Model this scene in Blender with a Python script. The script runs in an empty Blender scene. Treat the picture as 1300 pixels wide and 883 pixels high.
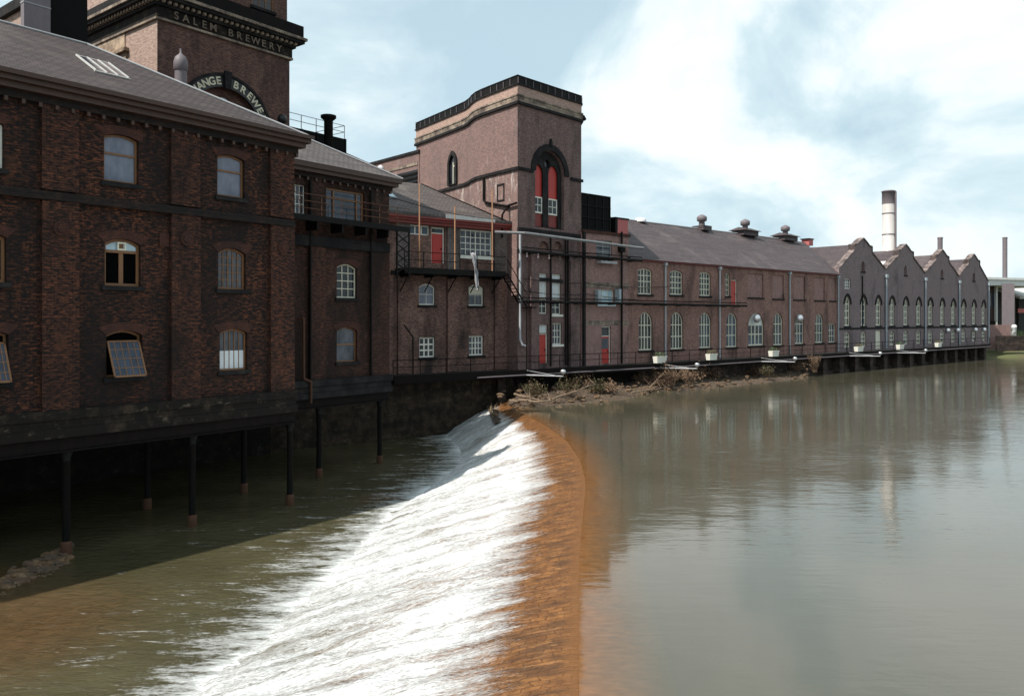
import bpy, bmesh, math, random
from math import sin, cos, pi, sqrt, radians, atan2
from mathutils import Vector, Matrix
from mathutils.geometry import tessellate_polygon
from mathutils import noise as mnoise
random.seed(7)
F, CX, HY = 1011.0, 650.0, 405.0
LOW, UP = -8.1, -5.95            # lower and upper water levels (camera at z = 0)
scene = bpy.context.scene
COL = scene.collection

# ------------------------------------------------------------ materials
MATS = {}
def newmat(name):
    m = bpy.data.materials.new(name); m.use_nodes = True
    nt = m.node_tree; b = nt.nodes['Principled BSDF']
    MATS[name] = m
    return m, nt, b
def N(nt, t, **k):
    n = nt.nodes.new(t)
    for a, v in k.items():
        if a.startswith('i_'): n.inputs[a[2:].replace('_', ' ')].default_value = v
        else: setattr(n, a, v)
    return n
def L(nt, a, b): nt.links.new(a, b)
def rgb(c): return (c[0], c[1], c[2], 1)
def noise(nt, vec, scale, detail=5, rough=.6, dist=0):
    n = N(nt, 'ShaderNodeTexNoise'); n.inputs['Scale'].default_value = scale
    n.inputs['Detail'].default_value = detail; n.inputs['Roughness'].default_value = rough
    n.inputs['Distortion'].default_value = dist
    if vec is not None: L(nt, vec, n.inputs['Vector'])
    return n.outputs['Fac']
def ramp(nt, fac, stops):
    r = N(nt, 'ShaderNodeValToRGB'); e = r.color_ramp.elements
    while len(e) < len(stops): e.new(.5)
    for i, (p, c) in enumerate(stops):
        e[i].position = p
        e[i].color = rgb(c) if hasattr(c, '__len__') else (c, c, c, 1)
    L(nt, fac, r.inputs['Fac']); return r.outputs['Color']
def mix(nt, fac, a, b, mode='MIX'):
    m = N(nt, 'ShaderNodeMix', data_type='RGBA', blend_type=mode)
    for s, v in ((m.inputs[0], fac), (m.inputs[6], a), (m.inputs[7], b)):
        if isinstance(v, (int, float)): s.default_value = v
        elif isinstance(v, tuple): s.default_value = rgb(v)
        else: L(nt, v, s)
    return m.outputs[2]
def mapping(nt, src, scale=(1, 1, 1), loc=(0, 0, 0), rot=(0, 0, 0)):
    m = N(nt, 'ShaderNodeMapping'); m.inputs['Scale'].default_value = scale
    m.inputs['Location'].default_value = loc; m.inputs['Rotation'].default_value = rot
    L(nt, src, m.inputs['Vector']); return m.outputs['Vector']
def bump(nt, b, h, strength=.5, dist=.02):
    n = N(nt, 'ShaderNodeBump'); n.inputs['Strength'].default_value = strength
    n.inputs['Distance'].default_value = dist; L(nt, h, n.inputs['Height'])
    L(nt, n.outputs['Normal'], b.inputs['Normal'])
def mth(nt, op, a, b_=None, clamp=False):
    n = N(nt, 'ShaderNodeMath', operation=op, use_clamp=clamp)
    for i, v in enumerate((a, b_)):
        if v is None: continue
        if isinstance(v, (int, float)): n.inputs[i].default_value = v
        else: L(nt, v, n.inputs[i])
    return n.outputs[0]
def uvo(nt): return N(nt, 'ShaderNodeTexCoord').outputs['UV']
def obj3(nt): return N(nt, 'ShaderNodeTexCoord').outputs['Object']

def brick(name, c1, c2, mortar, soot=(.012, .011, .011), soot_amt=.5, bleach=None, spec=.25, contrast=.6, sharp=(.42, .62), leach=None):
    m, nt, b = newmat(name); uv = uvo(nt); o = obj3(nt)
    br = N(nt, 'ShaderNodeTexBrick'); L(nt, mapping(nt, uv, (1, 1, 1)), br.inputs['Vector'])
    br.inputs['Scale'].default_value = 1.0
    br.inputs['Brick Width'].default_value = .235; br.inputs['Row Height'].default_value = .082
    br.inputs['Mortar Size'].default_value = .009; br.inputs['Mortar Smooth'].default_value = .3
    br.inputs['Color1'].default_value = rgb(c1); br.inputs['Color2'].default_value = rgb(c2)
    br.inputs['Mortar'].default_value = rgb(mortar); br.inputs['Bias'].default_value = -.1
    # per brick dark / light blotches
    nb = noise(nt, mapping(nt, uv, (3.6, 11, 1)), 1.2, 3, .7)
    col = mix(nt, ramp(nt, nb, [(sharp[0], 0.), (sharp[1], contrast)]), br.outputs['Color'], soot)
    # large soot clouds, drawn down the wall by rain
    ns = noise(nt, mapping(nt, o, (1, 1, .35)), .55, 8, .65, .4)
    lo = .62 - soot_amt * .4
    col = mix(nt, ramp(nt, ns, [(lo, 0.), (lo + .22, .85)]), col, soot)
    # vertical drip streaks
    nd = noise(nt, mapping(nt, uv, (2.2, .16, 1)), 1.6, 5, .6)
    col = mix(nt, ramp(nt, nd, [(.5, 0.), (.72, .45 * min(1, soot_amt * 1.6))]), col, soot)
    if bleach:
        nl = noise(nt, mapping(nt, o, (1, 1, .6), (5, 3, 1)), .8, 7, .7)
        col = mix(nt, ramp(nt, nl, [(.6, 0.), (.74, .55)]), col, bleach)
    if leach:       # lime washed out of the joints below a ledge at height leach[0]
        sz = N(nt, 'ShaderNodeSeparateXYZ'); L(nt, o, sz.inputs[0])
        below = mth(nt, 'SUBTRACT', 1, mth(nt, 'DIVIDE', mth(nt, 'SUBTRACT', leach[0], sz.outputs[2]), leach[1]), True)
        below = mth(nt, 'MULTIPLY', below, mth(nt, 'LESS_THAN', sz.outputs[2], leach[0]))
        nl2 = noise(nt, mapping(nt, uv, (1.5, .45, 1)), 1.5, 8, .72, .4)
        col = mix(nt, mth(nt, 'MULTIPLY', below, ramp(nt, nl2, [(.52, 0.), (.66, .85)])), col, (.58, .52, .48))
    L(nt, col, b.inputs['Base Color']); b.inputs['Roughness'].default_value = .85
    b.inputs['Specular IOR Level'].default_value = spec
    bump(nt, b, mix(nt, .5, br.outputs['Color'], nb), .55, .012)
    return m
def stone(name, c, stain, amt=.5, block=(.9, .38), pale=None, mort=.4):
    m, nt, b = newmat(name); uv = uvo(nt); o = obj3(nt)
    br = N(nt, 'ShaderNodeTexBrick'); L(nt, uv, br.inputs['Vector']); br.inputs['Scale'].default_value = 1
    br.inputs['Brick Width'].default_value = block[0]; br.inputs['Row Height'].default_value = block[1]
    br.inputs['Mortar Size'].default_value = .012
    br.inputs['Color1'].default_value = rgb(c); br.inputs['Color2'].default_value = rgb(tuple(x * .7 for x in c))
    br.inputs['Mortar'].default_value = rgb(tuple(x * mort for x in c))
    col = br.outputs['Color']
    n1 = noise(nt, o, 1.3, 8, .7); col = mix(nt, ramp(nt, n1, [(.56 - amt * .4, 0.), (.72 - amt * .3, .92)]), col, stain)
    if pale:
        n2 = noise(nt, mapping(nt, o, (1, 1, 1.5), (9, 2, 4)), 1.7, 8, .75)
        col = mix(nt, ramp(nt, n2, [(.58, 0.), (.7, .8)]), col, pale)
    L(nt, col, b.inputs['Base Color']); b.inputs['Roughness'].default_value = .9
    b.inputs['Specular IOR Level'].default_value = .2
    bump(nt, b, mix(nt, .5, br.outputs['Color'], noise(nt, o, 9, 6, .7)), .7, .03)
    return m
def slate(name, c, c2, patch=.3):
    m, nt, b = newmat(name); uv = uvo(nt); o = obj3(nt)
    br = N(nt, 'ShaderNodeTexBrick'); L(nt, uv, br.inputs['Vector']); br.inputs['Scale'].default_value = 1
    br.inputs['Brick Width'].default_value = .34; br.inputs['Row Height'].default_value = .23
    br.inputs['Mortar Size'].default_value = .02; br.inputs['Color1'].default_value = rgb(c)
    br.inputs['Color2'].default_value = rgb(c2); br.inputs['Mortar'].default_value = rgb(tuple(x * .12 for x in c))
    col = br.outputs['Color']
    n1 = noise(nt, o, .6, 8, .7)
    col = mix(nt, ramp(nt, n1, [(.45, 0.), (.75, patch)]), col, tuple(x * .45 for x in c))
    n2 = noise(nt, mapping(nt, uv, (2.5, 5, 1)), 1.2, 3, .7)
    col = mix(nt, ramp(nt, n2, [(.6, 0.), (.75, .5)]), col, tuple(x * 1.5 for x in c))
    n3 = noise(nt, mapping(nt, uv, (1.6, .12, 1)), 1.2, 5, .7)
    col = mix(nt, ramp(nt, n3, [(.5, 0.), (.75, .4)]), col, tuple(x * .55 for x in c2))
    n4 = noise(nt, mapping(nt, uv, (.22, 4.35, 1)), 1.0, 2, .6)
    col = mix(nt, ramp(nt, n4, [(.44, 0.), (.58, .75)]), col, tuple(x * .4 for x in c))
    n5 = noise(nt, o, .33, 7, .72)
    col = mix(nt, ramp(nt, n5, [(.52, 0.), (.64, .4)]), col, (c[0] * 1.35, c[1] * 1.45, c[2] * 1.3))
    L(nt, col, b.inputs['Base Color']); b.inputs['Roughness'].default_value = .65
    b.inputs['Specular IOR Level'].default_value = .22
    bump(nt, b, br.outputs['Color'], .8, .03)
    return m
def paint(name, c, rough=.5, dirt=.35, metal=0, dirtc=None, scale=2.5, spec=.4):
    m, nt, b = newmat(name); o = obj3(nt)
    n1 = noise(nt, mapping(nt, o, (1, 1, .4)), scale, 8, .7)
    dc = dirtc or tuple(x * .35 for x in c)
    col = mix(nt, ramp(nt, n1, [(.42, 0.), (.75, dirt)]), c, dc)
    n2 = noise(nt, o, scale * 9, 3, .6)
    col = mix(nt, ramp(nt, n2, [(.55, 0.), (.8, dirt * .6)]), col, dc)
    L(nt, col, b.inputs['Base Color']); b.inputs['Roughness'].default_value = rough
    b.inputs['Metallic'].default_value = metal; b.inputs['Specular IOR Level'].default_value = spec
    bump(nt, b, n1, .15, .01)
    return m
def glass(name, c, rough=.08, c2=None, metal=0.):
    m, nt, b = newmat(name); o = obj3(nt)
    n = noise(nt, mapping(nt, o, (1, 1, .6)), 1.6, 4, .6)
    col = mix(nt, ramp(nt, n, [(.4, 0.), (.62, 1.)]), c, c2 or tuple(x * .45 for x in c))
    L(nt, col, b.inputs['Base Color']); b.inputs['Roughness'].default_value = rough
    b.inputs['Metallic'].default_value = metal; b.inputs['IOR'].default_value = 1.45
    bump(nt, b, noise(nt, o, 1.1, 2), .12, .02)
    return m

brick('brick_near', (.18, .060, .028), (.045, .019, .012), (.012, .010, .010), soot_amt=.60, contrast=.97, bleach=(.115, .044, .024), sharp=(.44, .53), soot=(.009, .0065, .006))
brick('brick_pilaster', (.145, .050, .027), (.052, .022, .015), (.014, .012, .011), soot_amt=.42, contrast=.95, bleach=(.13, .05, .028), sharp=(.47, .56), soot=(.010, .007, .006))
brick('brick_soot_shade', (.055, .030, .022), (.024, .015, .012), (.01, .009, .008), soot_amt=.6, contrast=.9, soot=(.009, .008, .008))  # sooty string course, and eaves shade painted on the frieze boards
brick('brick_arch_red', (.10, .034, .022), (.065, .024, .017), (.03, .02, .016), soot_amt=.3, contrast=.5)
brick('brick_annex', (.15, .058, .036), (.055, .027, .019), (.014, .012, .012), soot_amt=.62, contrast=.9, soot=(.012, .008, .0065), bleach=(.16, .085, .065))
brick('brick_mid', (.32, .175, .135), (.16, .092, .076), (.05, .042, .04), soot_amt=.4, contrast=.6, bleach=(.30, .20, .165))
brick('brick_grey', (.26, .21, .19), (.17, .14, .13), (.06, .052, .05), soot_amt=.4, contrast=.5)
brick('brick_parapet', (.50, .33, .27), (.36, .235, .19), (.24, .19, .16), soot_amt=.05, contrast=.3, soot=(.12, .09, .08))
brick('brick_tower', (.31, .185, .16), (.175, .108, .096), (.12, .095, .09), soot_amt=.26, contrast=.55, leach=(15.3, 4.5), bleach=(.38, .29, .27), soot=(.10, .078, .075))
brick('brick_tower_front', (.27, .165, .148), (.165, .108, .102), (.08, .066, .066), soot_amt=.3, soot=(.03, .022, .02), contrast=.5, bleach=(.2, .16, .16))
brick('brick_clock_lit', (.46, .33, .27), (.30, .20, .165), (.26, .20, .17), soot_amt=.05, contrast=.3, bleach=(.5, .40, .33), soot=(.05, .035, .03))  # paler copy of the tower brick, sunlight put into the colour
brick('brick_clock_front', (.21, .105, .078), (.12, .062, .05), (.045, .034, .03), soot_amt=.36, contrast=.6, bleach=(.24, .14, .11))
brick('brick_hall', (.40, .215, .17), (.24, .13, .11), (.10, .075, .07), soot_amt=.3, contrast=.4, bleach=(.30, .195, .18))
brick('brick_block', (.42, .25, .22), (.30, .18, .16), (.085, .06, .055), soot_amt=.2, contrast=.35, bleach=(.36, .23, .2))
brick('brick_gable', (.32, .240, .243), (.22, .168, .172), (.09, .075, .08), soot_amt=.18, contrast=.4, bleach=(.23, .18, .185))
stone('plinth_stone', (.075, .052, .036), (.007, .0065, .006), .80, (1.3, .47), pale=(.17, .13, .095))
stone('soot_stone', (.034, .030, .029), (.009, .009, .010), .5, (.9, .3))
stone('band_stone', (.34, .27, .21), (.07, .055, .05), .35, (.8, .6))
stone('coping_stone', (.30, .235, .215), (.05, .04, .04), .45, (.8, .6))
stone('clean_stone', (.48, .36, .26), (.09, .065, .05), .3, (.9, .6))
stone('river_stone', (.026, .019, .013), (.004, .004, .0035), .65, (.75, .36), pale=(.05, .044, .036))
stone('wet_stone', (.075, .052, .034), (.012, .010, .008), .5, (.75, .36), pale=(.11, .09, .07))
stone('quay_stone', (.10, .068, .055), (.020, .017, .015), .55, (.8, .35), pale=(.17, .10, .075))
stone('rubble_stone', (.20, .12, .065), (.08, .06, .045), .5, (3, 3), pale=(.34, .25, .17))
slate('slate_near', (.092, .070, .068), (.062, .048, .048), .4)
slate('slate_mid', (.14, .118, .112), (.10, .084, .082), .4)
slate('slate_hall', (.115, .088, .092), (.080, .062, .066), .4)
paint('iron_black', (.006, .006, .006), .6, .5, spec=.12, dirtc=(.018, .012, .009))
paint('iron_dark', (.007, .006, .006), .7, .5, spec=.08, dirtc=(.022, .014, .010))
paint('tank_black', (.006, .006, .006), .8, .2, spec=.1)
paint('iron_rust', (.075, .030, .014), .8, .6, dirtc=(.03, .015, .01), scale=6)
paint('eave_brown', (.055, .025, .015), .5, .6, dirtc=(.03, .018, .013))
paint('wood_brown', (.20, .095, .040), .5, .4)
paint('white_paint', (.72, .70, .62), .5, .3, dirtc=(.3, .27, .22))
paint('cream_paint', (.66, .63, .50), .5, .35, dirtc=(.28, .25, .18))
paint('blind_white', (.62, .66, .68), .6, .15)
paint('red_paint', (.42, .030, .020), .42, .35, dirtc=(.18, .02, .015))
paint('red_dull', (.20, .030, .024), .55, .6, dirtc=(.07, .018, .015))
paint('red_pink', (.45, .12, .11), .6, .3)
paint('pipe_grey', (.42, .43, .45), .45, .45, dirtc=(.14, .13, .13))
paint('pipe_blue', (.34, .39, .42), .45, .4, dirtc=(.18, .17, .16))
paint('silver', (.62, .62, .64), .3, .25, metal=.75)
paint('steel_stack', (.72, .66, .62), .42, .35, metal=.25, dirtc=(.30, .23, .20), scale=1.2)
paint('duct_grey', (.15, .125, .135), .6, .4)
paint('pipe_dull', (.20, .20, .205), .6, .5)
paint('scaffold_orange', (.42, .22, .12), .6, .35)
paint('lead', (.30, .30, .31), .5, .3)
paint('plastic_grey', (.36, .35, .37), .5, .4)
paint('plastic_white', (.72, .70, .72), .5, .25)
paint('black_paint', (.010, .010, .011), .4, .2)
paint('roof_white', (.66, .66, .64), .6, .3)
paint('roof_pale', (.50, .49, .47), .6, .4)
paint('pale_blue', (.55, .68, .74), .3, .2)  # plain light blue paint of the link building's window sill
paint('sign_cream', (.62, .57, .42), .7, .6, dirtc=(.12, .09, .07), scale=5)
paint('worn_letter', (.17, .13, .10), .9, .8, dirtc=(.05, .04, .033), scale=3)
paint('deck', (.030, .026, .023), .85, .6, dirtc=(.02, .018, .016))
paint('dark_brick_far', (.075, .045, .042), .9, .5)
glass('glass_pale', (.17, .185, .235), .1, (.105, .12, .165))  # sky reflection and blinds behind put into the pale pane colour
glass('glass_dark', (.008, .009, .011), .05, (.018, .02, .026))
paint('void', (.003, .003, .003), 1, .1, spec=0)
glass('glass_blue', (.045, .058, .085), .06, (.02, .026, .04))
glass('glass_mid', (.085, .09, .105), .1, (.022, .026, .035))
glass('glass_hall', (.065, .09, .13), .08, (.02, .022, .03))
glass('glass_sky', (.45, .58, .64), .15, (.36, .48, .54))
paint('bark', (.075, .052, .038), .9, .5)
paint('twig', (.16, .10, .062), .9, .5)
paint('driftwood', (.20, .14, .095), .9, .5)
paint('dry_grass', (.27, .19, .11), .9, .5, dirtc=(.12, .085, .05), scale=1.2)
paint('leaf_dull', (.085, .075, .035), .8, .5)
paint('leaf_green', (.045, .085, .030), .8, .5)
paint('leaf_grass', (.085, .095, .035), .9, .8, dirtc=(.10, .07, .04), scale=.7)

def soilmat():
    m, nt, b = newmat('soil'); o = obj3(nt)
    n = noise(nt, o, .9, 9, .7); n2 = noise(nt, o, 6, 7, .75)
    col = ramp(nt, n, [(.3, (.05, .032, .021)), (.5, (.13, .085, .055)), (.62, (.07, .055, .03)), (.78, (.24, .17, .115))])
    col = mix(nt, ramp(nt, n2, [(.42, 0.), (.60, .85)]), col, (.028, .019, .013))
    L(nt, col, b.inputs['Base Color']); b.inputs['Roughness'].default_value = .95
    bump(nt, b, n2, 1, .12)
soilmat()
def groundmat():
    m, nt, b = newmat('ground'); o = obj3(nt)
    n = noise(nt, o, .15, 9, .7)
    L(nt, ramp(nt, n, [(.35, (.07, .062, .05)), (.6, (.12, .105, .085))]), b.inputs['Base Color'])
    b.inputs['Roughness'].default_value = .95
groundmat()
def attr(nt, name):
    a = N(nt, 'ShaderNodeAttribute'); a.attribute_name = name; return a.outputs['Fac']
def upper_water():
    m, nt, b = newmat('river_upper'); o = obj3(nt)
    n = noise(nt, o, .08, 4, .6)
    col = ramp(nt, n, [(.35, (.064, .060, .040)), (.65, (.084, .078, .056))])
    sh = attr(nt, 'shallow')
    nn = noise(nt, mapping(nt, o, (.5, .8, 1)), 1.6, 6, .7)
    f = mth(nt, 'MULTIPLY', sh, mth(nt, 'ADD', nn, .55), True)
    br = noise(nt, mapping(nt, o, (1.2, 3, 1)), 2.5, 6, .7)
    col = mix(nt, f, col, ramp(nt, br, [(.35, (.13, .060, .022)), (.65, (.21, .098, .036))]))
    L(nt, col, b.inputs['Base Color']); b.inputs['Roughness'].default_value = .07
    b.inputs['IOR'].default_value = 1.42
    b.inputs['Specular IOR Level'].default_value = .68
    w1 = noise(nt, mapping(nt, o, (.6, 1.0, 1), rot=(0, 0, .5)), 1.3, 4, .55, .3)
    w2 = noise(nt, mapping(nt, o, (.35, 1.6, 1), rot=(0, 0, -.15)), 2.6, 3, .5)
    w3 = noise(nt, o, .25, 2, .5)
    calm = ramp(nt, noise(nt, o, .045, 3, .6), [(.42, .25), (.6, 1.)])
    h = mth(nt, 'MULTIPLY', mix(nt, .35, w1, w2), calm)
    h = mth(nt, 'ADD', h, mth(nt, 'MULTIPLY', w3, .6))
    w4 = noise(nt, mapping(nt, o, (.5, 2.2, 1), rot=(0, 0, .25)), 1.9, 3, .5, .8)
    pt = ramp(nt, noise(nt, mapping(nt, o, (.6, 1, 1), (4, 9, 0)), .07, 2, .5), [(.46, 0.), (.58, 1.)])
    h = mth(nt, 'ADD', h, mth(nt, 'MULTIPLY', mth(nt, 'MULTIPLY', w4, pt), .38))
    bump(nt, b, h, .33, .08)
upper_water()
def lower_water():
    m, nt, b = newmat('river_lower'); o = obj3(nt)
    n = noise(nt, o, .3, 5, .6)
    col = ramp(nt, n, [(.35, (.056, .050, .025)), (.65, (.084, .075, .040))])
    sh = attr(nt, 'shallow')
    bt = noise(nt, o, 3.5, 7, .75)
    col = mix(nt, sh, col, ramp(nt, bt, [(.35, (.06, .028, .010)), (.65, (.135, .070, .030))]))
    fo = attr(nt, 'foam')
    st = noise(nt, mapping(nt, o, (.42, 1.9, 1), rot=(0, 0, -.28)), 1.2, 9, .70, .5)
    st2 = noise(nt, mapping(nt, o, (1.0, 3.2, 1), rot=(0, 0, -.28)), 4.5, 5, .75)
    s = mth(nt, 'ADD', mth(nt, 'MULTIPLY', st, .62), mth(nt, 'MULTIPLY', st2, .38))
    f = mth(nt, 'SUBTRACT', mth(nt, 'ADD', s, mth(nt, 'MULTIPLY', fo, .40)), .655)
    f = mth(nt, 'MULTIPLY', f, 5, True)
    col = mix(nt, f, col, (.72, .74, .74))
    L(nt, col, b.inputs['Base Color'])
    L(nt, mix(nt, f, (.12, .12, .12), (.75, .75, .75)), b.inputs['Roughness'])
    b.inputs['IOR'].default_value = 1.33
    w = noise(nt, mapping(nt, o, (.8, 1.6, 1), rot=(0, 0, .4)), 2.2, 7, .68, .5)
    bump(nt, b, mth(nt, 'ADD', w, mth(nt, 'MULTIPLY', f, .3)), .8, .16)
lower_water()
def weirmat():
    m, nt, b = newmat('weir_water'); uv = uvo(nt)
    v = attr(nt, 'run')          # 0 crest .. 1 foot
    br = N(nt, 'ShaderNodeTexBrick'); br.inputs['Scale'].default_value = 1
    wob = N(nt, 'ShaderNodeTexNoise'); wob.inputs['Scale'].default_value = 1.8; wob.inputs['Detail'].default_value = 3; L(nt, uv, wob.inputs['Vector'])
    wv = N(nt, 'ShaderNodeVectorMath', operation='SCALE'); wv.inputs['Scale'].default_value = .42; L(nt, wob.outputs['Color'], wv.inputs[0])
    wa = N(nt, 'ShaderNodeVectorMath', operation='ADD'); L(nt, uv, wa.inputs[0]); L(nt, wv.outputs[0], wa.inputs[1])
    L(nt, wa.outputs[0], br.inputs['Vector'])
    br.inputs['Brick Width'].default_value = .34; br.inputs['Row Height'].default_value = .17
    br.inputs['Mortar Size'].default_value = .02; br.inputs['Mortar Smooth'].default_value = 1
    br.inputs['Color1'].default_value = (.34, .155, .052, 1); br.inputs['Color2'].default_value = (.25, .11, .04, 1)
    br.inputs['Mortar'].default_value = (.12, .050, .018, 1)
    base = br.outputs['Color']
    n0 = noise(nt, uv, 2.2, 7, .75)
    base = mix(nt, ramp(nt, n0, [(.38, 0.), (.62, .8)]), base, (.095, .040, .017))
    ns_ = noise(nt, mapping(nt, uv, (.5, 2.4, 1)), 1.3, 7, .7, .5)
    base = mix(nt, ramp(nt, ns_, [(.45, 0.), (.62, .8)]), base, (.085, .045, .024))
    ng_ = noise(nt, mapping(nt, uv, (.8, 3.2, 1), (3, 8, 0)), 1.9, 8, .75, .3)
    base = mix(nt, ramp(nt, ng_, [(.56, 0.), (.66, .7)]), base, (.36, .19, .085))
    base = mix(nt, ramp(nt, v, [(.0, 1.), (.05, 0.)]), base, (.19, .085, .030))
    base = mix(nt, ramp(nt, v, [(.42, 0.), (.8, .9)]), base, (.13, .115, .075))
    # foam streaks run with the flow: u across, v down
    s1 = noise(nt, mapping(nt, uv, (.22, 1.5, 1), rot=(0, 0, .10)), 1.1, 8, .68, .4)
    s2 = noise(nt, mapping(nt, uv, (1.1, 5.0, 1), rot=(0, 0, .10)), 2.0, 8, .78, .3)
    s3 = noise(nt, mapping(nt, uv, (.06, .35, 1)), 1.6, 4, .6)
    s = mth(nt, 'ADD', mth(nt, 'MULTIPLY', s1, .55), mth(nt, 'ADD', mth(nt, 'MULTIPLY', s2, .40), mth(nt, 'MULTIPLY', s3, .35)))
    prof = N(nt, 'ShaderNodeValToRGB'); L(nt, v, prof.inputs['Fac'])
    e = prof.color_ramp.elements
    e[0].position = 0.0; e[0].color = (0, 0, 0, 1); e[1].position = .95; e[1].color = (.78, .78, .78, 1)
    x = e.new(.07); x.color = (.16, .16, .16, 1); x = e.new(.20); x.color = (.58, .58, .58, 1)
    x = e.new(.33); x.color = (.80, .80, .80, 1); x = e.new(.72); x.color = (.76, .76, .76, 1)
    f = mth(nt, 'SUBTRACT', mth(nt, 'ADD', s, mth(nt, 'MULTIPLY', prof.outputs['Color'], .60)), .945)
    s4 = noise(nt, mapping(nt, uv, (3.5, 9, 1)), 2.6, 6, .8)
    f = mth(nt, 'ADD', f, mth(nt, 'MULTIPLY', mth(nt, 'SUBTRACT', s4, .5), .55))
    f = mth(nt, 'MULTIPLY', f, 4.6, True)
    fc = mix(nt, .5, ramp(nt, s2, [(.34, (.36, .38, .38)), (.57, (.78, .79, .79))]), ramp(nt, s4, [(.36, (.42, .44, .44)), (.56, (.78, .79, .79))]))
    L(nt, mix(nt, f, base, fc), b.inputs['Base Color'])
    L(nt, mix(nt, f, (.22, .22, .22), (.8, .8, .8)), b.inputs['Roughness'])
    b.inputs['IOR'].default_value = 1.33
    h = mth(nt, 'ADD', mth(nt, 'MULTIPLY', s2, .8), mth(nt, 'ADD', mth(nt, 'MULTIPLY', br.outputs['Fac'], -.2), mth(nt, 'MULTIPLY', f, .35)))
    bump(nt, b, h, .75, .08)
weirmat()

# ------------------------------------------------------------ mesh helpers
class Mb:
    def __init__(s): s.v = []; s.f = []; s.smooth = set()
    def add(s, vs, fs, smooth=False):
        o = len(s.v); s.v += [tuple(p) for p in vs]
        for f in fs:
            if smooth: s.smooth.add(len(s.f))
            s.f.append([i + o for i in f])
        return s
    def box(s, x0, x1, y0, y1, z0, z1):
        v = [(x0, y0, z0), (x1, y0, z0), (x1, y1, z0), (x0, y1, z0), (x0, y0, z1), (x1, y0, z1), (x1, y1, z1), (x0, y1, z1)]
        return s.add(v, [(0, 3, 2, 1), (4, 5, 6, 7), (0, 1, 5, 4), (1, 2, 6, 5), (2, 3, 7, 6), (3, 0, 4, 7)])
    def tube(s, p, q, r, r2=None, n=8, cap=True):
        p, q = Vector(p), Vector(q); r2 = r if r2 is None else r2
        d = (q - p).normalized(); a = d.orthogonal().normalized(); b = d.cross(a)
        vs = []
        for c, rr in ((p, r), (q, r2)):
            for i in range(n):
                t = 2 * pi * i / n; vs.append(c + a * (cos(t) * rr) + b * (sin(t) * rr))
        s.add(vs, [(i, (i + 1) % n, n + (i + 1) % n, n + i) for i in range(n)], True)
        if cap: s.add(vs, [tuple(range(n))[::-1], tuple(range(n, 2 * n))])
        return s
    def path(s, pts, r, n=6):
        for a, b in zip(pts, pts[1:]): s.tube(a, b, r, n=n)
        return s
    def lathe(s, c, prof, n=20):
        vs = []; 
        for (r, z) in prof:
            for i in range(n):
                t = 2 * pi * i / n; vs.append((c[0] + r * cos(t), c[1] + r * sin(t), c[2] + z))
        fs = []
        for k in range(len(prof) - 1):
            for i in range(n):
                fs.append((k * n + i, k * n + (i + 1) % n, (k + 1) * n + (i + 1) % n, (k + 1) * n + i))
        s.add(vs, fs, True)
        s.add([vs[i] for i in range(n)], [tuple(range(n))[::-1]]); s.add(vs[-n:], [tuple(range(n))])
        return s
    def prism(s, pts, y0, y1):      # outline in (x, z), CCW seen from -y, extruded along y
        n = len(pts)
        v = [(p[0], y0, p[1]) for p in pts] + [(p[0], y1, p[1]) for p in pts]
        s.add(v, [tuple(range(n)), tuple(range(n, 2 * n))[::-1]] + [(i, n + i, n + (i + 1) % n, (i + 1) % n) for i in range(n)])
        return s
    def slab(s, pts, z0, z1):       # plan outline extruded in z
        n = len(pts)
        v = [(p[0], p[1], z0) for p in pts] + [(p[0], p[1], z1) for p in pts]
        s.add(v, [tuple(range(n))[::-1], tuple(range(n, 2 * n))] + [(i, (i + 1) % n, n + (i + 1) % n, n + i) for i in range(n)])
        return s
    def ring(s, A, B, y0, y1, closed=True):
        n = len(A)
        v = [(p[0], y0, p[1]) for p in A] + [(p[0], y0, p[1]) for p in B] + [(p[0], y1, p[1]) for p in A] + [(p[0], y1, p[1]) for p in B]
        fs = []
        for i in range(n if closed else n - 1):
            j = (i + 1) % n
            fs += [(i, j, n + j, n + i), (2 * n + i, 3 * n + i, 3 * n + j, 2 * n + j), (i, 2 * n + i, 2 * n + j, j), (n + i, n + j, 3 * n + j, 3 * n + i)]
        if not closed:
            for i in (0, n - 1): fs.append((i, n + i, 3 * n + i, 2 * n + i))
        s.add(v, fs); return s
    def build(s, name, mat, parent=None, zb=0.0, off=(0, 0)):
        me = bpy.data.meshes.new(name)
        vs = [(x - off[0], y - off[1], z - zb) for x, y, z in s.v]
        me.from_pydata(vs, [], s.f); me.update()
        uvl = me.uv_layers.new(name='UVMap').data
        for p in me.polygons:
            n = p.normal
            if abs(n.z) > .97: ax, ay = Vector((1, 0, 0)), Vector((0, 1, 0))
            else:
                ax = Vector((-n.y, n.x, 0)).normalized(); ay = n.cross(ax)
                if ay.z < 0: ay = -ay
            for li in p.loop_indices:
                co = me.vertices[me.loops[li].vertex_index].co
                uvl[li].uv = (co.dot(ax), co.dot(ay))
            if p.index in s.smooth: p.use_smooth = True
        me.materials.append(MATS[mat])
        o = bpy.data.objects.new(name, me); COL.objects.link(o)
        if parent: o.parent = parent
        return o
def tag(o, label=None, cat=None, group=None, kind=None):
    if label: o['label'] = label
    if cat: o['category'] = cat
    if group: o['group'] = group
    if kind: o['kind'] = kind
    return o
def empty(name, loc, rz=0, **k):
    o = bpy.data.objects.new(name, None); COL.objects.link(o); o.location = loc; o.rotation_euler = (0, 0, rz)
    o.empty_display_size = .5
    return tag(o, **k)

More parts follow.
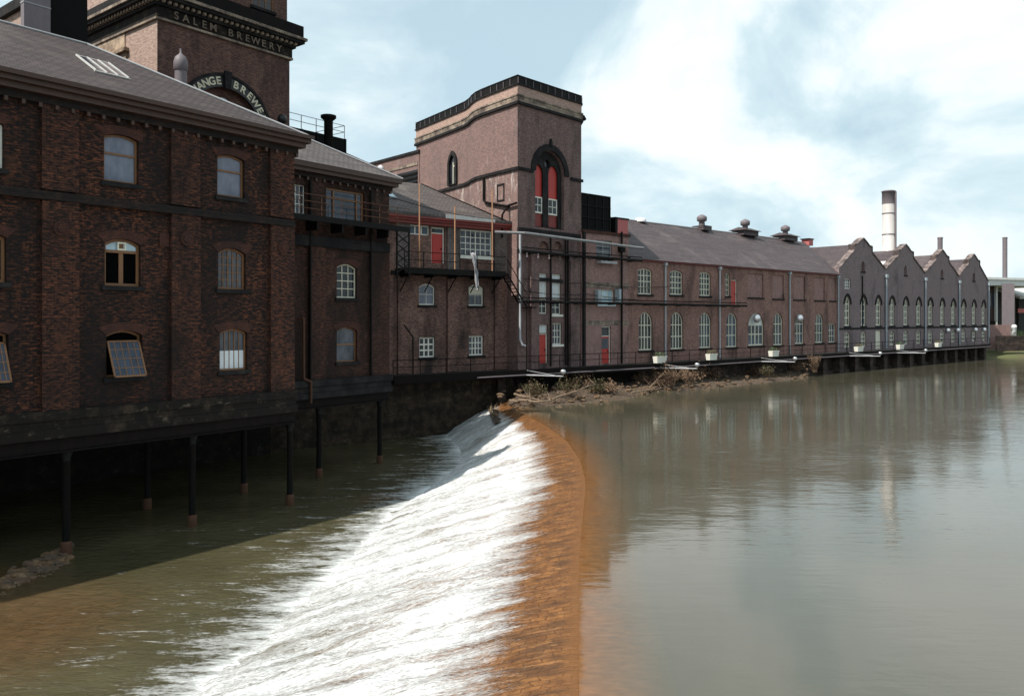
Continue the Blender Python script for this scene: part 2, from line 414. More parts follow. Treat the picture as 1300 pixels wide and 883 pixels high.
class Fac:
    """vertical facade plane: origin (X, Y), direction d; local x along, local y into the building"""
    def __init__(s, P, d, zb=0.0):
        s.P = Vector(P); s.d = Vector(d).normalized(); s.n = Vector((-s.d.y, s.d.x)); s.rz = atan2(s.d.y, s.d.x); s.zb = zb
    def u(s, px, p=0):
        P = s.P + s.n * p; r = (px - CX) / F
        return (r * P.y - P.x) / (s.d.x - r * s.d.y)
    def z(s, px, py, p=0):
        Y = (s.P + s.n * p).y + s.u(px, p) * s.d.y
        return (HY - py) / F * Y
    def loc(s, x, y=0): return s.P + s.d * x + s.n * y
    def inv(s, X, Y):
        q = Vector((X, Y)) - s.P; return q.dot(s.d), q.dot(s.n)

def toph(x, a, r, kind):
    x = min(abs(x), a)
    if kind == 'flat' or r <= 0: return 0
    if kind == 'seg': return r * (1 - (x / a) ** 2)
    if kind == 'round': return r * sqrt(max(0, 1 - (x / a) ** 2))
    R = (a * a + r * r) / (2 * a)
    return sqrt(max(0, R * R - (x + R - a) ** 2))
def outline(uc, a, z0, z1, kind, r):
    sp = z1 - (0 if kind == 'flat' else r)
    pts = [(uc - a, z0), (uc + a, z0), (uc + a, sp)]
    if kind == 'flat': return pts + [(uc - a, sp)]
    n = 10
    for i in range(1, n):
        t = pi * i / n; x = a * cos(t); pts.append((uc + x, sp + toph(x, a, r, kind)))
    return pts + [(uc - a, sp)]
RISE = {'flat': 0, 'seg': .28, 'round': 1.0, 'point': 1.5}

rng = random.Random(5)
class Building:
    def __init__(s, name, fac, label, cat, zb, group=None, origin_u=0):
        s.fac = fac; s.zb = zb; s.ou = origin_u
        l = fac.loc(origin_u)
        s.root = empty(name, (l.x, l.y, zb), fac.rz, label=label, cat=cat, group=group)
        s.holes = []
    def part(s, m, name, mat, parent=None):
        return m.build(name, mat, parent or s.root, s.zb, (s.ou, 0))
    def wall(s, u0, u1, z0, z1, mat, depth=10, name='wall', outer=None, reveal=.32, y0=0, closed=True):
        outer = outer or [(u0, z0), (u1, z0), (u1, z1), (u0, z1)]
        loops = [outer] + [h[::-1] for h in s.holes]
        flat = [p for l in loops for p in l]
        tris = tessellate_polygon([[Vector((p[0], p[1], 0)) for p in l] for l in loops])
        m = Mb(); fs = []
        for t in tris:
            a, b, c = (flat[i] for i in t)
            cr = (b[0] - a[0]) * (c[1] - a[1]) - (b[1] - a[1]) * (c[0] - a[0])
            if abs(cr) < 1e-9: continue
            fs.append(tuple(t) if cr > 0 else tuple(t)[::-1])
        m.add([(p[0], y0, p[1]) for p in flat], fs)
        for h in s.holes:
            n = len(h)
            m.add([(p[0], y0, p[1]) for p in h] + [(p[0], y0 + reveal, p[1]) for p in h],
                  [(i, n + i, n + (i + 1) % n, (i + 1) % n) for i in range(n)])
        n = len(outer)
        if closed: m.add([(p[0], y0, p[1]) for p in outer] + [(p[0], depth, p[1]) for p in outer],
              [(i, n + i, n + (i + 1) % n, (i + 1) % n) for i in range(n)] + [tuple(range(n, 2 * n))[::-1]])
        s.holes = []
        return s.part(m, name, mat)
    def rect(s, x0, x1, y0, y1, p=0):
        u0, u1 = s.fac.u(x0, p), s.fac.u(x1, p); xm = (x0 + x1) / 2
        return u0, u1, s.fac.z(xm, y1, p), s.fac.z(xm, y0, p)
    def opening(s, u0, u1, z0, z1, kind='flat', rise=None, nx=2, nz=2, frame='white_paint', pane='glass_dark', fw=.07, bw=.035,
                sill='soot_stone', rec=.14, hole=True, arch=None, name='window', upper=None, hood=None):
        uc, a = (u0 + u1) / 2, (u1 - u0) / 2
        r = a * (RISE[kind] if rise is None else rise)
        if hole: s.holes.append(outline(uc, a, z0, z1, kind, r))
        O = outline(uc, a - .004, z0 + .004, z1 - .004, kind, r)
        I = outline(uc, a - fw, z0 + fw, z1 - fw, kind, r * (a - fw) / a)
        m = Mb().ring(O, I, rec, rec + .09)
        ai = a - fw; ri = r * (a - fw) / a; zi0, zi1 = z0 + fw, z1 - fw; sp = zi1 - (ri if kind != 'flat' else 0)
        for i in range(1, nx):
            x = -ai + 2 * ai * i / nx
            w = bw * (1.5 if (nx % 2 == 0 and i == nx // 2 and nx > 2) else 1)
            m.box(uc + x - w / 2, uc + x + w / 2, rec + .015, rec + .06, zi0 - .01, sp + toph(x, ai, ri, kind) + .01)
        for j in range(1, nz):
            z = zi0 + (zi1 - zi0) * j / nz; hw = ai
            if z > sp:
                while hw > 0 and sp + toph(hw, ai, ri, kind) < z: hw -= ai / 40
            m.box(uc - hw - .01, uc + hw + .01, rec + .02, rec + .065, z - bw / 2, z + bw / 2)
        if pane == 'glass_hall': pane = rng.choice(('glass_hall', 'glass_hall', 'glass_dark', 'glass_mid', 'glass_blue'))
        w = s.part(m, name, frame)
        s.part(Mb().prism(I, rec + .05, rec + .07), 'pane', pane, w)
        if upper:   # blind or board filling part of the opening
            f0, f1, mt = upper
            s.part(Mb().box(uc - ai, uc + ai, rec + .03, rec + .048, zi0 + (zi1 - zi0) * f0, zi0 + (zi1 - zi0) * f1), 'blind', mt, w)
        if sill: s.part(Mb().box(u0 - .12, u1 + .12, -.10, rec, z0 - .17, z0 - .003), 'sill', sill, w)
        if arch:
            A = outline(uc, a, z0, z1, kind, r)[2:]; k = .30
            # voussoir band outside the head
            s0 = z1 - r
            B = [(uc + (p[0] - uc) * (1 + k / a), p[1] + k * (1 if kind == 'seg' else max(.0, (p[1] - s0) / max(r, .01)))) for p in A]
            s.part(Mb().ring(A, B, -.022, .05, False), 'brick_arch', arch, w)
        if hood:
            A = outline(uc, a + .03, z0, z1 + .03, kind, r)[2:]
            B = outline(uc, a + .22, z0, z1 + .30, kind, r * (a + .22) / a)[2:]
            s.part(Mb().ring(A, B, -.10, .04, False), 'hood_mould', hood, w)
        return w
    def win(s, x0, x1, y0, y1, kind='flat', **k):
        u0, u1, z0, z1 = s.rect(x0, x1, y0, y1)
        return s.opening(u0, u1, z0, z1, kind, **k)
    def door(s, x0, x1, y0, y1, mat='red_paint', frame='white_paint', transom=0.0, hole=True, rec=.12, glazed=False):
        u0, u1, z0, z1 = s.rect(x0, x1, y0, y1)
        if hole: s.holes.append([(u0, z0), (u1, z0), (u1, z1), (u0, z1)])
        f = .09; zt = z1 - f - transom
        m = Mb().box(u0 + f, u1 - f, rec + .03, rec + .08, z0 + .01, zt)
        for a, b in ((.12, .46), (.54, .9)):
            if glazed and a > .5: continue
            m.box(u0 + f + .1, u1 - f - .1, rec + .012, rec + .03, z0 + (zt - z0) * a, z0 + (zt - z0) * b)
        d = s.part(m, 'door', mat)
        fr = Mb().box(u0 + .003, u0 + f, rec, rec + .1, z0, z1 - .003).box(u1 - f, u1 - .003, rec, rec + .1, z0, z1 - .003).box(u0 + f, u1 - f, rec, rec + .1, z1 - f, z1 - .003)
        if transom: fr.box(u0 + f, u1 - f, rec, rec + .1, zt, zt + .06)
        s.part(fr, 'door_frame', frame, d)
        if transom: s.part(Mb().box(u0 + f, u1 - f, rec + .05, rec + .07, zt + .06, z1 - f), 'transom_pane', 'glass_dark', d)
        if glazed: s.part(Mb().box(u0 + f + .08, u1 - f - .08, rec + .01, rec + .03, z0 + (zt - z0) * .55, z0 + (zt - z0) * .93), 'door_pane', 'glass_blue', d)
        s.part(Mb().box(u1 - f - .16, u1 - f - .10, rec - .05, rec + .03, z0 + .95, z0 + 1.08), 'handle', 'iron_black', d)
        return d
def hip_roof(u0, u1, y0, y1, ze, zr, hl=None, hr=None, over=.0):
    yc = (y0 + y1) / 2; b = yc - y0
    hl = b if hl is None else hl; hr = b if hr is None else hr
    v = [(u0, y0, ze), (u1, y0, ze), (u1, y1, ze), (u0, y1, ze), (u0 + hl, yc, zr), (u1 - hr, yc, zr)]
    fs = [(0, 1, 5, 4), (2, 3, 4, 5), (1, 2, 5), (3, 0, 4), (0, 3, 2, 1)]
    return Mb().add(v, fs)

# ============================================================ B1: near brewery
f1 = Fac((-14.23, 29.0), (780, F))
B1 = Building('brewery_building', f1, 'nearest dark sooty brick building with three rows of windows and brown eaves, at the left', 'building', -4.05, origin_u=-4)
U1 = f1.u(371); UL = -17.0
def w1(x0, x1, y0, y1, kind='seg', **k):
    k.setdefault('frame', 'wood_brown'); k.setdefault('arch', 'brick_arch_red'); k.setdefault('fw', .08)
    return B1.win(x0, x1, y0, y1, kind, **k)
# top row
w1(132, 176, 171, 232, nx=1, nz=1, pane='glass_pale', rise=.22, bw=.07)
w1(276, 310.5, 197, 250, nx=1, nz=1, pane='glass_pale', rise=.22, bw=.07)
w1(-32, 5, 152, 212, nx=2, nz=2, pane='glass_pale', rise=.22, frame='white_paint')
# middle row
w1(133, 178.5, 303, 363, nx=2, nz=1, pane='void', rise=.30, bw=.16, fw=.10)
w1(277, 312, 315, 367, nx=5, nz=5, pane='glass_mid', rise=.35, bw=.03)
w1(-34, 8, 295, 358, nx=2, nz=1, pane='glass_dark', rise=.3, bw=.14, fw=.1)
# bottom row
w1(135, 181, 419, 478, nx=1, nz=1, pane='void', rise=.28, rec=.22)
w1(279, 314, 417, 470, nx=5, nz=1, pane='glass_mid', rise=.28, bw=.03, upper=(0., .47, 'blind_white'))
w1(-30, 11, 420, 486, nx=1, nz=1, pane='void', rise=.28, rec=.22)
bay = f1.u(293) - f1.u(154.5)
for k in (2, 3):
    uc = f1.u(-11) - bay * (k - 1)
    for z0, h in ((4.95, 1.75), (1.05, 1.85), (-2.15, 1.8)):
        B1.opening(uc - .65, uc + .65, z0, z0 + h, 'seg', nx=2, nz=1, frame='wood_brown', pane='glass_mid', arch='brick_arch_red')
B1.wall(UL, U1, -3.1, 7.5, 'brick_near', depth=12)
# transom bars of the top windows (kept apart so they stand off the pane)
for (x0, x1, yt) in ((132, 176, 196), (276, 310.5, 217.5)):
    u0, u1 = f1.u(x0), f1.u(x1); z = f1.z((x0 + x1) / 2, yt)
    B1.part(Mb().box(u0 + .07, u1 - .07, .135, .20, z - .035, z + .035), 'transom_bar', 'wood_brown')
# mid window extras: fanlight and air vent
u0, u1, z0, z1 = B1.rect(133, 178.5, 303, 363); um = (u0 + u1) / 2
B1.part(Mb().box(u0 + .1, u1 - .1, .12, .2, z1 - .52, z1 - .42), 'transom_bar', 'wood_brown')
B1.part(Mb().prism(outline(um, (u1 - u0) / 2 - .1, z1 - .42, z1 - .1, 'seg', .18), .17, .185), 'fanlight', 'glass_sky')
m = Mb(); zc = z1 - .27
m.box(um - .16, um + .16, .09, .12, zc + .09, zc + .15).box(um - .16, um + .16, .09, .12, zc - .15, zc - .09).box(um - .16, um - .10, .09, .12, zc - .09, zc + .09).box(um + .10, um + .16, .09, .12, zc - .09, zc + .09)
B1.part(m, 'air_vent', 'cream_paint')
# tilted open lights in the bottom row
def open_light(x0, x1, y0, y1, pane):
    u0, u1, z0, z1 = B1.rect(x0, x1, y0, y1); h = z1 - z0; a = radians(24)
    u0 += .08; u1 -= .05; h *= .84
    def T(x, y, z): return (x, .16 + (y * cos(a)) - (h - z) * sin(a), z0 + .93 * h - (h - z) * cos(a) + y * sin(a) * .4)
    def bx(m, xa, xb, ya, yb, za, zb_):
        v = [T(x, y, z) for z in (za, zb_) for (x, y) in ((xa, ya), (xb, ya), (xb, yb), (xa, yb))]
        m.add(v, [(0, 3, 2, 1), (4, 5, 6, 7), (0, 1, 5, 4), (1, 2, 6, 5), (2, 3, 7, 6), (3, 0, 4, 7)])
    m = Mb()
    for xa, xb, za, zb_ in ((u0, u0 + .06, 0, h), (u1 - .06, u1, 0, h), (u0, u1, 0, .07), (u0, u1, h - .06, h)): bx(m, xa, xb, -.03, .03, za, zb_)
    for i in range(1, 5):
        x = u0 + (u1 - u0) * i / 5; bx(m, x - .013, x + .013, -.022, .022, 0, h)
    for i in range(1, 4):
        z = h * i / 4; bx(m, u0, u1, -.02, .02, z - .013, z + .013)
    w = B1.part(m, 'open_casement', 'wood_brown')
    p = Mb(); bx(p, u0 + .05, u1 - .05, -.006, .006, .05, h - .05); B1.part(p, 'pane', pane, w)
open_light(135, 181, 419, 478, 'glass_blue'); open_light(-30, 11, 420, 486, 'glass_blue')
# pilasters and the shallow recess lines, roundels, string course
pil = [(341, 371), (215, 252), (51, 98)]
pu = [(f1.u(a), f1.u(b)) for a, b in pil]
w_ = pu[1][1] - pu[1][0]
for k in range(1, 4): pu.append((pu[2][0] - bay * k, pu[2][0] - bay * k + w_))
for a, b in pu:
    if b < UL: continue
    p = B1.part(Mb().box(a, b, -.17, -.001, -3.1, 4.02).box(a, b, -.14, -.001, 4.38, 7.25), 'pilaster', 'brick_pilaster')
    m = Mb(); c = (a + b) / 2
    ang = [2 * pi * i / 20 for i in range(20)]
    m.prism([(c + .27 * cos(t), 3.1 + .27 * sin(t)) for t in ang], -.23, -.171)
    m.prism([(c + .15 * cos(t), 3.1 + .15 * sin(t)) for t in ang], -.27, -.231)
    B1.part(m, 'roundel', 'brick_arch_red', p)
B1.part(Mb().box(UL, U1 + .02, -.23, -.002, 4.03, 4.16).box(UL, U1, -.19, -.002, 4.16, 4.32), 'string_course', 'brick_soot_shade')
# eaves: cornice, corbels, gutter
B1.part(Mb().box(UL, U1 + .18, -.20, -.002, 7.25, 7.50), 'frieze_board', 'brick_soot_shade')  # lowest eaves step, shadow of the eaves put into its dark colour
m = Mb().box(UL, U1 + .4, -.44, -.002, 7.505, 7.70).box(UL, U1 + .55, -.62, -.002, 7.705, 7.93)
B1.part(m, 'eaves_cornice', 'eave_brown')
def repeat_parts(B, name, mat, boxes, parent=None):
    base = {}
    for (x0, x1, y0, y1, z0, z1) in boxes:
        key_ = tuple(round(k, 3) for k in (x1 - x0, y1 - y0, z1 - z0))
        if key_ not in base:
            base[key_] = Mb().box(0, x1 - x0, 0, y1 - y0, 0, z1 - z0).build(name, mat, parent or B.root); o = base[key_]
        else:
            o = base[key_].copy(); COL.objects.link(o); o.parent = parent or B.root
        o.location = (x0 - B.ou, y0, z0 - B.zb)
bl = []; u = U1 + .1
while u > -5: bl.append((u - .07, u + .04, -.24, -.003, 7.10, 7.245)); u -= .52
repeat_parts(B1, 'corbel', 'eave_brown', bl)
B1.part(Mb().box(UL, U1 + .62, -.74, -.56, 7.935, 8.0).box(UL, U1 + .62, -.76, -.72, 7.87, 8.03), 'gutter', 'eave_brown')
B1.part(hip_roof(UL, U1 + .6, -.62, 12.6, 7.95, 11.65, hl=3), 'roof', 'slate_near')
# ridge and hip cappings in lead
yc = 5.99
rt = Mb().path([(UL + 3, yc, 11.68), (U1 + .6 - 6.61, yc, 11.68), (U1 + .6, -.62, 7.99)], .055, 6)
B1.part(rt, 'ridge_capping', 'lead')
# roof light on the slope
rl = B1.part(Mb().box(0, 0.01, 0, .01, 7.9, 7.91), 'roof_light_seat', 'lead')
bpy.data.objects.remove(rl)
def slope_pt(u, y, off=0.0):
    k = (11.65 - 7.95) / 6.61; n = Vector((0, -k, 1)).normalized()
    return Vector((u, y, 7.95 + (y + .62) * k)) + n * off
def on_slope(m, u0, u1, y0, y1, o0, o1):
    v = [slope_pt(u, y, o) for o in (o0, o1) for (u, y) in ((u0, y0), (u1, y0), (u1, y1), (u0, y1))]
    m.add(v, [(0, 3, 2, 1), (4, 5, 6, 7), (0, 1, 5, 4), (1, 2, 6, 5), (2, 3, 7, 6), (3, 0, 4, 7)])
def ray_slope(px, py):
    best = None
    for i in range(400):
        y = -.6 + 6.6 * i / 400; u = f1.u(px, y)
        e = abs(f1.z(px, py, y) - slope_pt(u, y).z)
        if best is None or e < best[0]: best = (e, u, y)
    return best[1], best[2]
a0 = ray_slope(103, 73); a1 = ray_slope(163, 101)
ua, ub, ya, yb = ray_slope(124, 93)[0], a1[0], a1[1], a0[1]
m = Mb()
for i in range(4):
    u = ua + (ub - ua) * i / 3
    on_slope(m, u - .022, u + .022, ya, yb, .02, .09)
on_slope(m, ua - .06, ub + .06, ya - .05, ya, .01, .06); on_slope(m, ua, ub, yb, yb + .04, .01, .06)
w = B1.part(m, 'roof_light', 'roof_pale')
m = Mb(); on_slope(m, ua, ub, ya, yb, .012, .05); B1.part(m, 'pane', 'glass_mid', w)
# small iron patress plate and lamp ball-type details
u0, u1, z0, z1 = B1.rect(202, 214, 296, 313)
m = Mb().box(u0, u1, -.05, -.002, z0, z1); B1.part(m, 'vent_plate', 'brick_arch_red')
# plinth, fascia girder
m = Mb().box(UL, U1 + .1, -.27, .6, -3.42, -3.102).box(UL, U1 + .05, -.20, .6, -3.72, -3.425).box(UL, U1 + .12, -.24, .6, -4.05, -3.725)
B1.part(m, 'stone_plinth', 'plinth_stone')
B1.part(Mb().box(UL, U1, .61, 12, -4.0, -3.11), 'floor_slab', 'soot_stone')
m = Mb().box(UL, U1 + .1, -.06, .06, -4.50, -4.06).box(UL, U1 + .1, -.22, .22, -4.55, -4.505)
for k in range(4):
    y = 3.9 * (k + 1); 
    if y < 11.9: m.box(UL, U1, y - .12, y + .12, -4.45, -4.02)
uu = -15.
while uu < U1: m.box(uu - .1, uu + .1, .3, 11.9, -4.4, -4.03); uu += 1.45
B1.part(m, 'floor_girders', 'iron_dark')

# ------------------------------------------------------------ iron columns in the river
def column(X, Y, label, top=-4.56, h=None, fresh=True):
    e = empty('iron_column', (X, Y, LOW - .6), f1.rz, label=label, cat='column', group='iron columns carrying the buildings over the river')
    H = top - (LOW - .6)
    Mb().lathe((0, 0, 0), [(.13, .0), (.13, H - .35), (.15, H - .33), (.15, H - .28), (.13, H - .26), (.21, H - .04), (.21, H)], 12).build('shaft', 'iron_black', e)
    Mb().lathe((0, 0, 0), [(.135, .3), (.18, .32), (.18, .98), (.16, 1.03), (.135, 1.05)], 12).build('rusty_base', 'iron_rust', e)
for px, t in ((84, 'iron column in the river nearest the left edge of the view'),
              (244, 'rusty footed iron column in the river below the front girder, midway under the near building'),
              (368, 'iron column in the river below the right corner of the near building')):
    P = f1.loc(f1.u(px), 0); column(P.x, P.y, t)
for (px, py, t) in ((187, 645, 'thin iron column deep in the shade behind the front row, leftmost of the rear ones'),
                    (309.5, 625, 'iron column in the shade between the two front columns of the near building'),
                    (405, 605, 'iron column under the left part of the set-back annex'),
                    (482, 588, 'iron column under the right corner of the set-back annex')):
    Y = -LOW * F / (py - HY); column((px - CX) / F * Y, Y, t, top=-4.56 if px > 400 else -4.46)
for u_, p_, t in ((-3.5, 8, 'iron column far back in the dark undercroft, left of centre'), (2.5, 8, 'iron column far back in the dark undercroft, right of centre'), (-8.6, 0, 'iron column of the front row just outside the left edge')):
    P = f1.loc(u_, p_); (p_ == 0) and column(P.x, P.y, t, top=-4.46 if p_ else -4.56)

# ============================================================ B2: set-back annex
P2 = f1.loc(0, 4.0)
f2 = Fac(P2, (780, F))
B2 = Building('annex_building', f2, 'dark set-back brick annex with hipped roof and iron balcony beside the near building', 'building', -4.05, origin_u=U1)
UA, UB = U1 + .02, f2.u(492)
B2.win(371.5, 388, 234, 271, 'flat', nx=3, nz=3, frame='white_paint', pane='glass_blue', sill=None, fw=.05, bw=.04)
B2.win(414, 463, 241, 283, 'flat', nx=1, nz=1, frame='wood_brown', pane='glass_blue', sill=None, fw=.12)
B2.win(427.5, 453, 335, 378, 'seg', nx=3, nz=4, frame='cream_paint', pane='glass_dark', arch='brick_arch_red', rise=.3, bw=.04)
B2.win(427.5, 453.5, 415, 459, 'seg', nx=1, nz=2, frame='wood_brown', pane='glass_mid', arch='brick_arch_red', rise=.3, bw=.07)
B2.wall(UA, UB, -3.1, 7.4, 'brick_annex', depth=10)
u0, u1, z0, z1 = B2.rect(414, 463, 241, 283)
m = Mb()
for k in (.22, .82): u = u0 + (u1 - u0) * k; m.box(u - .04, u + .04, .12, .2, z0 + .1, z1 - .1)
m.box(u0 + .1, u1 - .1, .12, .2, z0 + (z1 - z0) * .68, z0 + (z1 - z0) * .68 + .07)
B2.part(m, 'transom_bar', 'wood_brown')
for a, b in ((392, 411), (470, 492)):
    B2.part(Mb().box(f2.u(a), f2.u(b), -.16, -.001, -3.1, 3.7).box(f2.u(a), f2.u(b), -.13, -.001, 5.3, 7.2), 'pilaster', 'brick_annex')
B2.part(Mb().box(UA, UB, -.2, -.002, 3.71, 4.25), 'string_course', 'soot_stone')
B2.part(Mb().box(UA, UB + .2, -.2, -.002, 7.2, 7.42), 'frieze_board', 'brick_soot_shade')  # eaves shadow painted into this step as well
B2.part(Mb().box(UA, UB + .42, -.46, -.002, 7.425, 7.62).box(UA, UB + .55, -.6, -.002, 7.625, 7.86), 'eaves_cornice', 'eave_brown')
bl = []; u = UB + .05
while u > UA: bl.append((u - .07, u + .05, -.24, -.132, 7.04, 7.195)); u -= .52
repeat_parts(B2, 'corbel', 'eave_brown', bl)
B2.part(hip_roof(UA - 5, UB + .6, -.62, 10.6, 7.88, 11.1, hl=.1), 'roof', 'slate_mid')
B2.part(Mb().path([(UA - 5, 4.99, 11.13), (UB + .6 - 5.61, 4.99, 11.13), (UB + .6, -.62, 7.92)], .05), 'ridge_capping', 'lead')
B2.part(Mb().box(UA, UB + .1, -.35, .6, -3.42, -3.102).box(UA, UB + .05, -.25, .6, -3.72, -3.425).box(UA, UB + .12, -.30, .6, -4.05, -3.725), 'stone_plinth', 'soot_stone')
B2.part(Mb().box(UA, UB, .61, 10, -4.0, -3.11), 'floor_slab', 'soot_stone')
B2.part(Mb().box(UA, UB + .1, -.06, .06, -4.50, -4.06).box(UA, UB + .1, -.2, .2, -4.55, -4.505), 'floor_girders', 'iron_dark')
# balcony with rails
m = Mb().box(UA, UB + .6, -1.15, -.14, 4.98, 5.1).box(UA, UB + .6, -1.2, -1.12, 4.85, 5.14)
u = UA + .5
while u < UB + .5: m.box(u - .05, u + .05, -1.1, -.2, 4.45, 4.97); u += 1.6
bal = B2.part(m, 'balcony', 'iron_black')
m = Mb(); u = UA
while u < UB + .6: m.tube((u, -1.16, 5.1), (u, -1.16, 6.15), .022); u += 1.3
for z in (5.45, 5.8, 6.15): m.tube((UA, -1.16, z), (UB + .6, -1.16, z), .018)
B2.part(m, 'railing', 'iron_rust', bal)
# lattice bracket at the corner, rusty drain pipe
m = Mb()
for z in range(4):
    a = 2.6 + z * .55
    m.tube((UB + .15, -.6, a), (UB + 1.1, -.6, a + .55), .035).tube((UB + 1.1, -.6, a), (UB + .15, -.6, a + .55), .035)
m.tube((UB + .15, -.6, 2.3), (UB + .15, -.6, 4.95), .05).tube((UB + 1.1, -.6, 2.3), (UB + 1.1, -.6, 4.95), .05)
B2.part(m, 'lattice_bracket', 'iron_black')
m = Mb(); ua_ = f2.u(378); ub_ = f2.u(388)
m.path([(ua_, -.1, f2.z(378, 405)), (ua_ + .1, -.32, f2.z(380, 404)), (ua_ + .12, -.32, f2.z(382, 480)), (ub_, -.42, f2.z(388, 484)), (ub_, -.42, f2.z(388, 511))], .07, 8)
B2.part(m, 'drain_pipe', 'iron_rust')
for px in (391, 468):
    B2.part(Mb().tube((f2.u(px), -.2, -3.0), (f2.u(px), -.2, 7.0), .06, n=8), 'downpipe', 'iron_black')

# ============================================================ B3: red-fascia building
f3 = Fac((-8.22, 53.6), (8.52, 6.4))
B3 = Building('brewhouse_building', f3, 'low brick building with dark red fascia, red door and iron balcony', 'building', -4.2)
E3 = 9.75
B3.win(518.5, 545.5, 285.5, 298, 'flat', nx=3, nz=1, frame='white_paint', pane='glass_hall', sill=None, fw=.09, bw=.09)
B3.door(547.5, 564.5, 288.5, 334, transom=.35)
B3.win(584.5, 625, 292, 326, 'flat', nx=6, nz=4, frame='white_paint', pane='glass_mid', fw=.10, bw=.055, sill='white_paint')
B3.win(532, 552.5, 360, 387, 'seg', nx=2, nz=2, frame='white_paint', pane='glass_pale', rise=.35, fw=.09, arch='brick_mid')
B3.win(595, 614, 361, 388, 'seg', nx=2, nz=2, frame='white_paint', pane='glass_mid', rise=.35, fw=.09, upper=(.55, .9, 'cream_paint'), arch='brick_mid')
B3.win(532.5, 552.5, 428, 453.5, 'flat', nx=3, nz=3, frame='white_paint', pane='glass_dark', fw=.10, bw=.10)
B3.win(595.5, 614, 426, 451, 'flat', nx=4, nz=3, frame='white_paint', pane='glass_mid', fw=.10, bw=.06)
B3.wall(-6, E3, -3.75, 6.75, 'brick_mid', depth=12)
for a, b, mt in ((504, 519.5, 'brick_grey'), (567, 583, 'brick_grey'), (627, 643, 'brick_grey')):
    B3.part(Mb().box(f3.u(a), f3.u(b), -.14, -.001, 3.3, 6.51), 'pier', mt)
    B3.part(Mb().box(f3.u(a), f3.u(b), -.16, -.001, -3.7, 3.0), 'pilaster', 'brick_mid')
m = Mb().box(-4, E3 + .25, -.34, -.002, 6.52, 6.72).box(-4, E3 + .4, -.48, -.002, 6.725, 6.88).box(-4, E3 + .5, -.62, -.002, 6.885, 7.02)
B3.part(m, 'fascia', 'red_dull')
B3.part(Mb().box(-4, E3 + .45, -.62, -.5, 7.025, 7.24), 'parapet_upstand', 'slate_mid')
B3.part(hip_roof(-8, E3 + .2, -.5, 12.5, 7.05, 10.5, hl=.1, hr=4.0), 'roof', 'slate_mid')
B3.part(Mb().box(f3.u(560), f3.u(622), -.66, -.63, 7.03, 7.32), 'gutter_board', 'roof_pale')
B3.part(Mb().path([(5.75 + .2, 6, 10.52), (E3 + .2, -.5, 7.1)], .05), 'hip_capping', 'iron_dark')
B3.part(Mb().box(f3.u(496), f3.u(640), -.1, -.002, 3.0, 3.28), 'string_course', 'soot_stone')
# roof lights (bright)
k3 = (10.5 - 7.05) / 6.5
def slope3(m, u0, u1, y0, y1, o0, o1):
    n = Vector((0, -k3, 1)).normalized()
    v = [Vector((u, y, 7.05 + (y + .5) * k3)) + n * o for o in (o0, o1) for (u, y) in ((u0, y0), (u1, y0), (u1, y1), (u0, y1))]
    m.add(v, [(0, 3, 2, 1), (4, 5, 6, 7), (0, 1, 5, 4), (1, 2, 6, 5), (2, 3, 7, 6), (3, 0, 4, 7)])
for (a, b) in ((.35, .95), (1.15, 1.75)):
    m = Mb(); slope3(m, a, b, 2.2, 3.9, .02, .12); w = B3.part(m, 'roof_light', 'lead')
    m = Mb(); slope3(m, a + .07, b - .07, 2.3, 3.8, .125, .14); B3.part(m, 'pane', 'glass_sky', w)
# balcony
b0, b1 = f3.u(500), f3.u(641, -1.4)
m = Mb().box(b0, b1, -1.45, -.17, 3.28, 3.40).box(b0, b1, -1.52, -1.44, 3.05, 3.44)
u = b0 + .4
while u < b1: m.box(u - .04, u + .04, -1.4, -.2, 2.85, 3.27); m.tube((u, -1.3, 3.0), (u, -.18, 1.9), .04); u += 1.9
bal = B3.part(m, 'balcony', 'iron_black')
m = Mb(); u = b0
while u < b1 + .1: m.tube((u, -1.48, 3.4), (u, -1.48, 4.5), .03); u += 1.45
for z in (3.95, 4.5): m.tube((b0, -1.48, z), (b1, -1.48, z), .026)
B3.part(m, 'railing', 'iron_dark', bal)
# stair down at the right
m = Mb(); s0 = (b1 - .2, -1.2, 3.3); s1 = (b1 + 1.6, -1.2, .9)
m.tube(s0, s1, .06); m.tube((s0[0], -1.9, 3.3), (s1[0], -1.9, .9), .06); m.tube((s0[0], -1.9, 4.3), (s1[0], -1.9, 1.9), .03)
for i in range(10):
    t = (i + .5) / 10; x = s0[0] + (s1[0] - s0[0]) * t; z = s0[2] + (s1[2] - s0[2]) * t
    m.box(x - .13, x + .13, -1.9, -1.2, z - .02, z + .02)
m.tube((s1[0], -1.9, .9), (s1[0], -1.9, -3.7), .05); m.box(s1[0] - .1, s1[0] + .9, -1.95, -1.2, .82, .9)
B3.part(m, 'iron_stair', 'iron_dark')
# pipe bend over the fascia, box cabinet
m = Mb(); ub = f3.u(634)
m.path([(ub, -.35, 6.0), (ub, -.35, 7.7), (ub + .25, -.35, 8.05), (ub + 1.25, -.2, 8.75), (ub + 1.5, -.2, 8.5), (ub + 1.5, -.2, 7.3)], .08, 8)
B3.part(m, 'swan_neck_pipe', 'iron_dark')
B3.part(Mb().box(f3.u(649), f3.u(655), -.4, -.02, f3.z(652, 303), f3.z(652, 292)), 'cabinet', 'pipe_grey')
# fire escape handrail at the left
m = Mb().path([(f3.u(504), -1.0, -.4), (f3.u(515), -1.0, -1.2), (f3.u(515), -1.0, -3.7)], .05)
B3.part(m, 'handrail', 'iron_black')

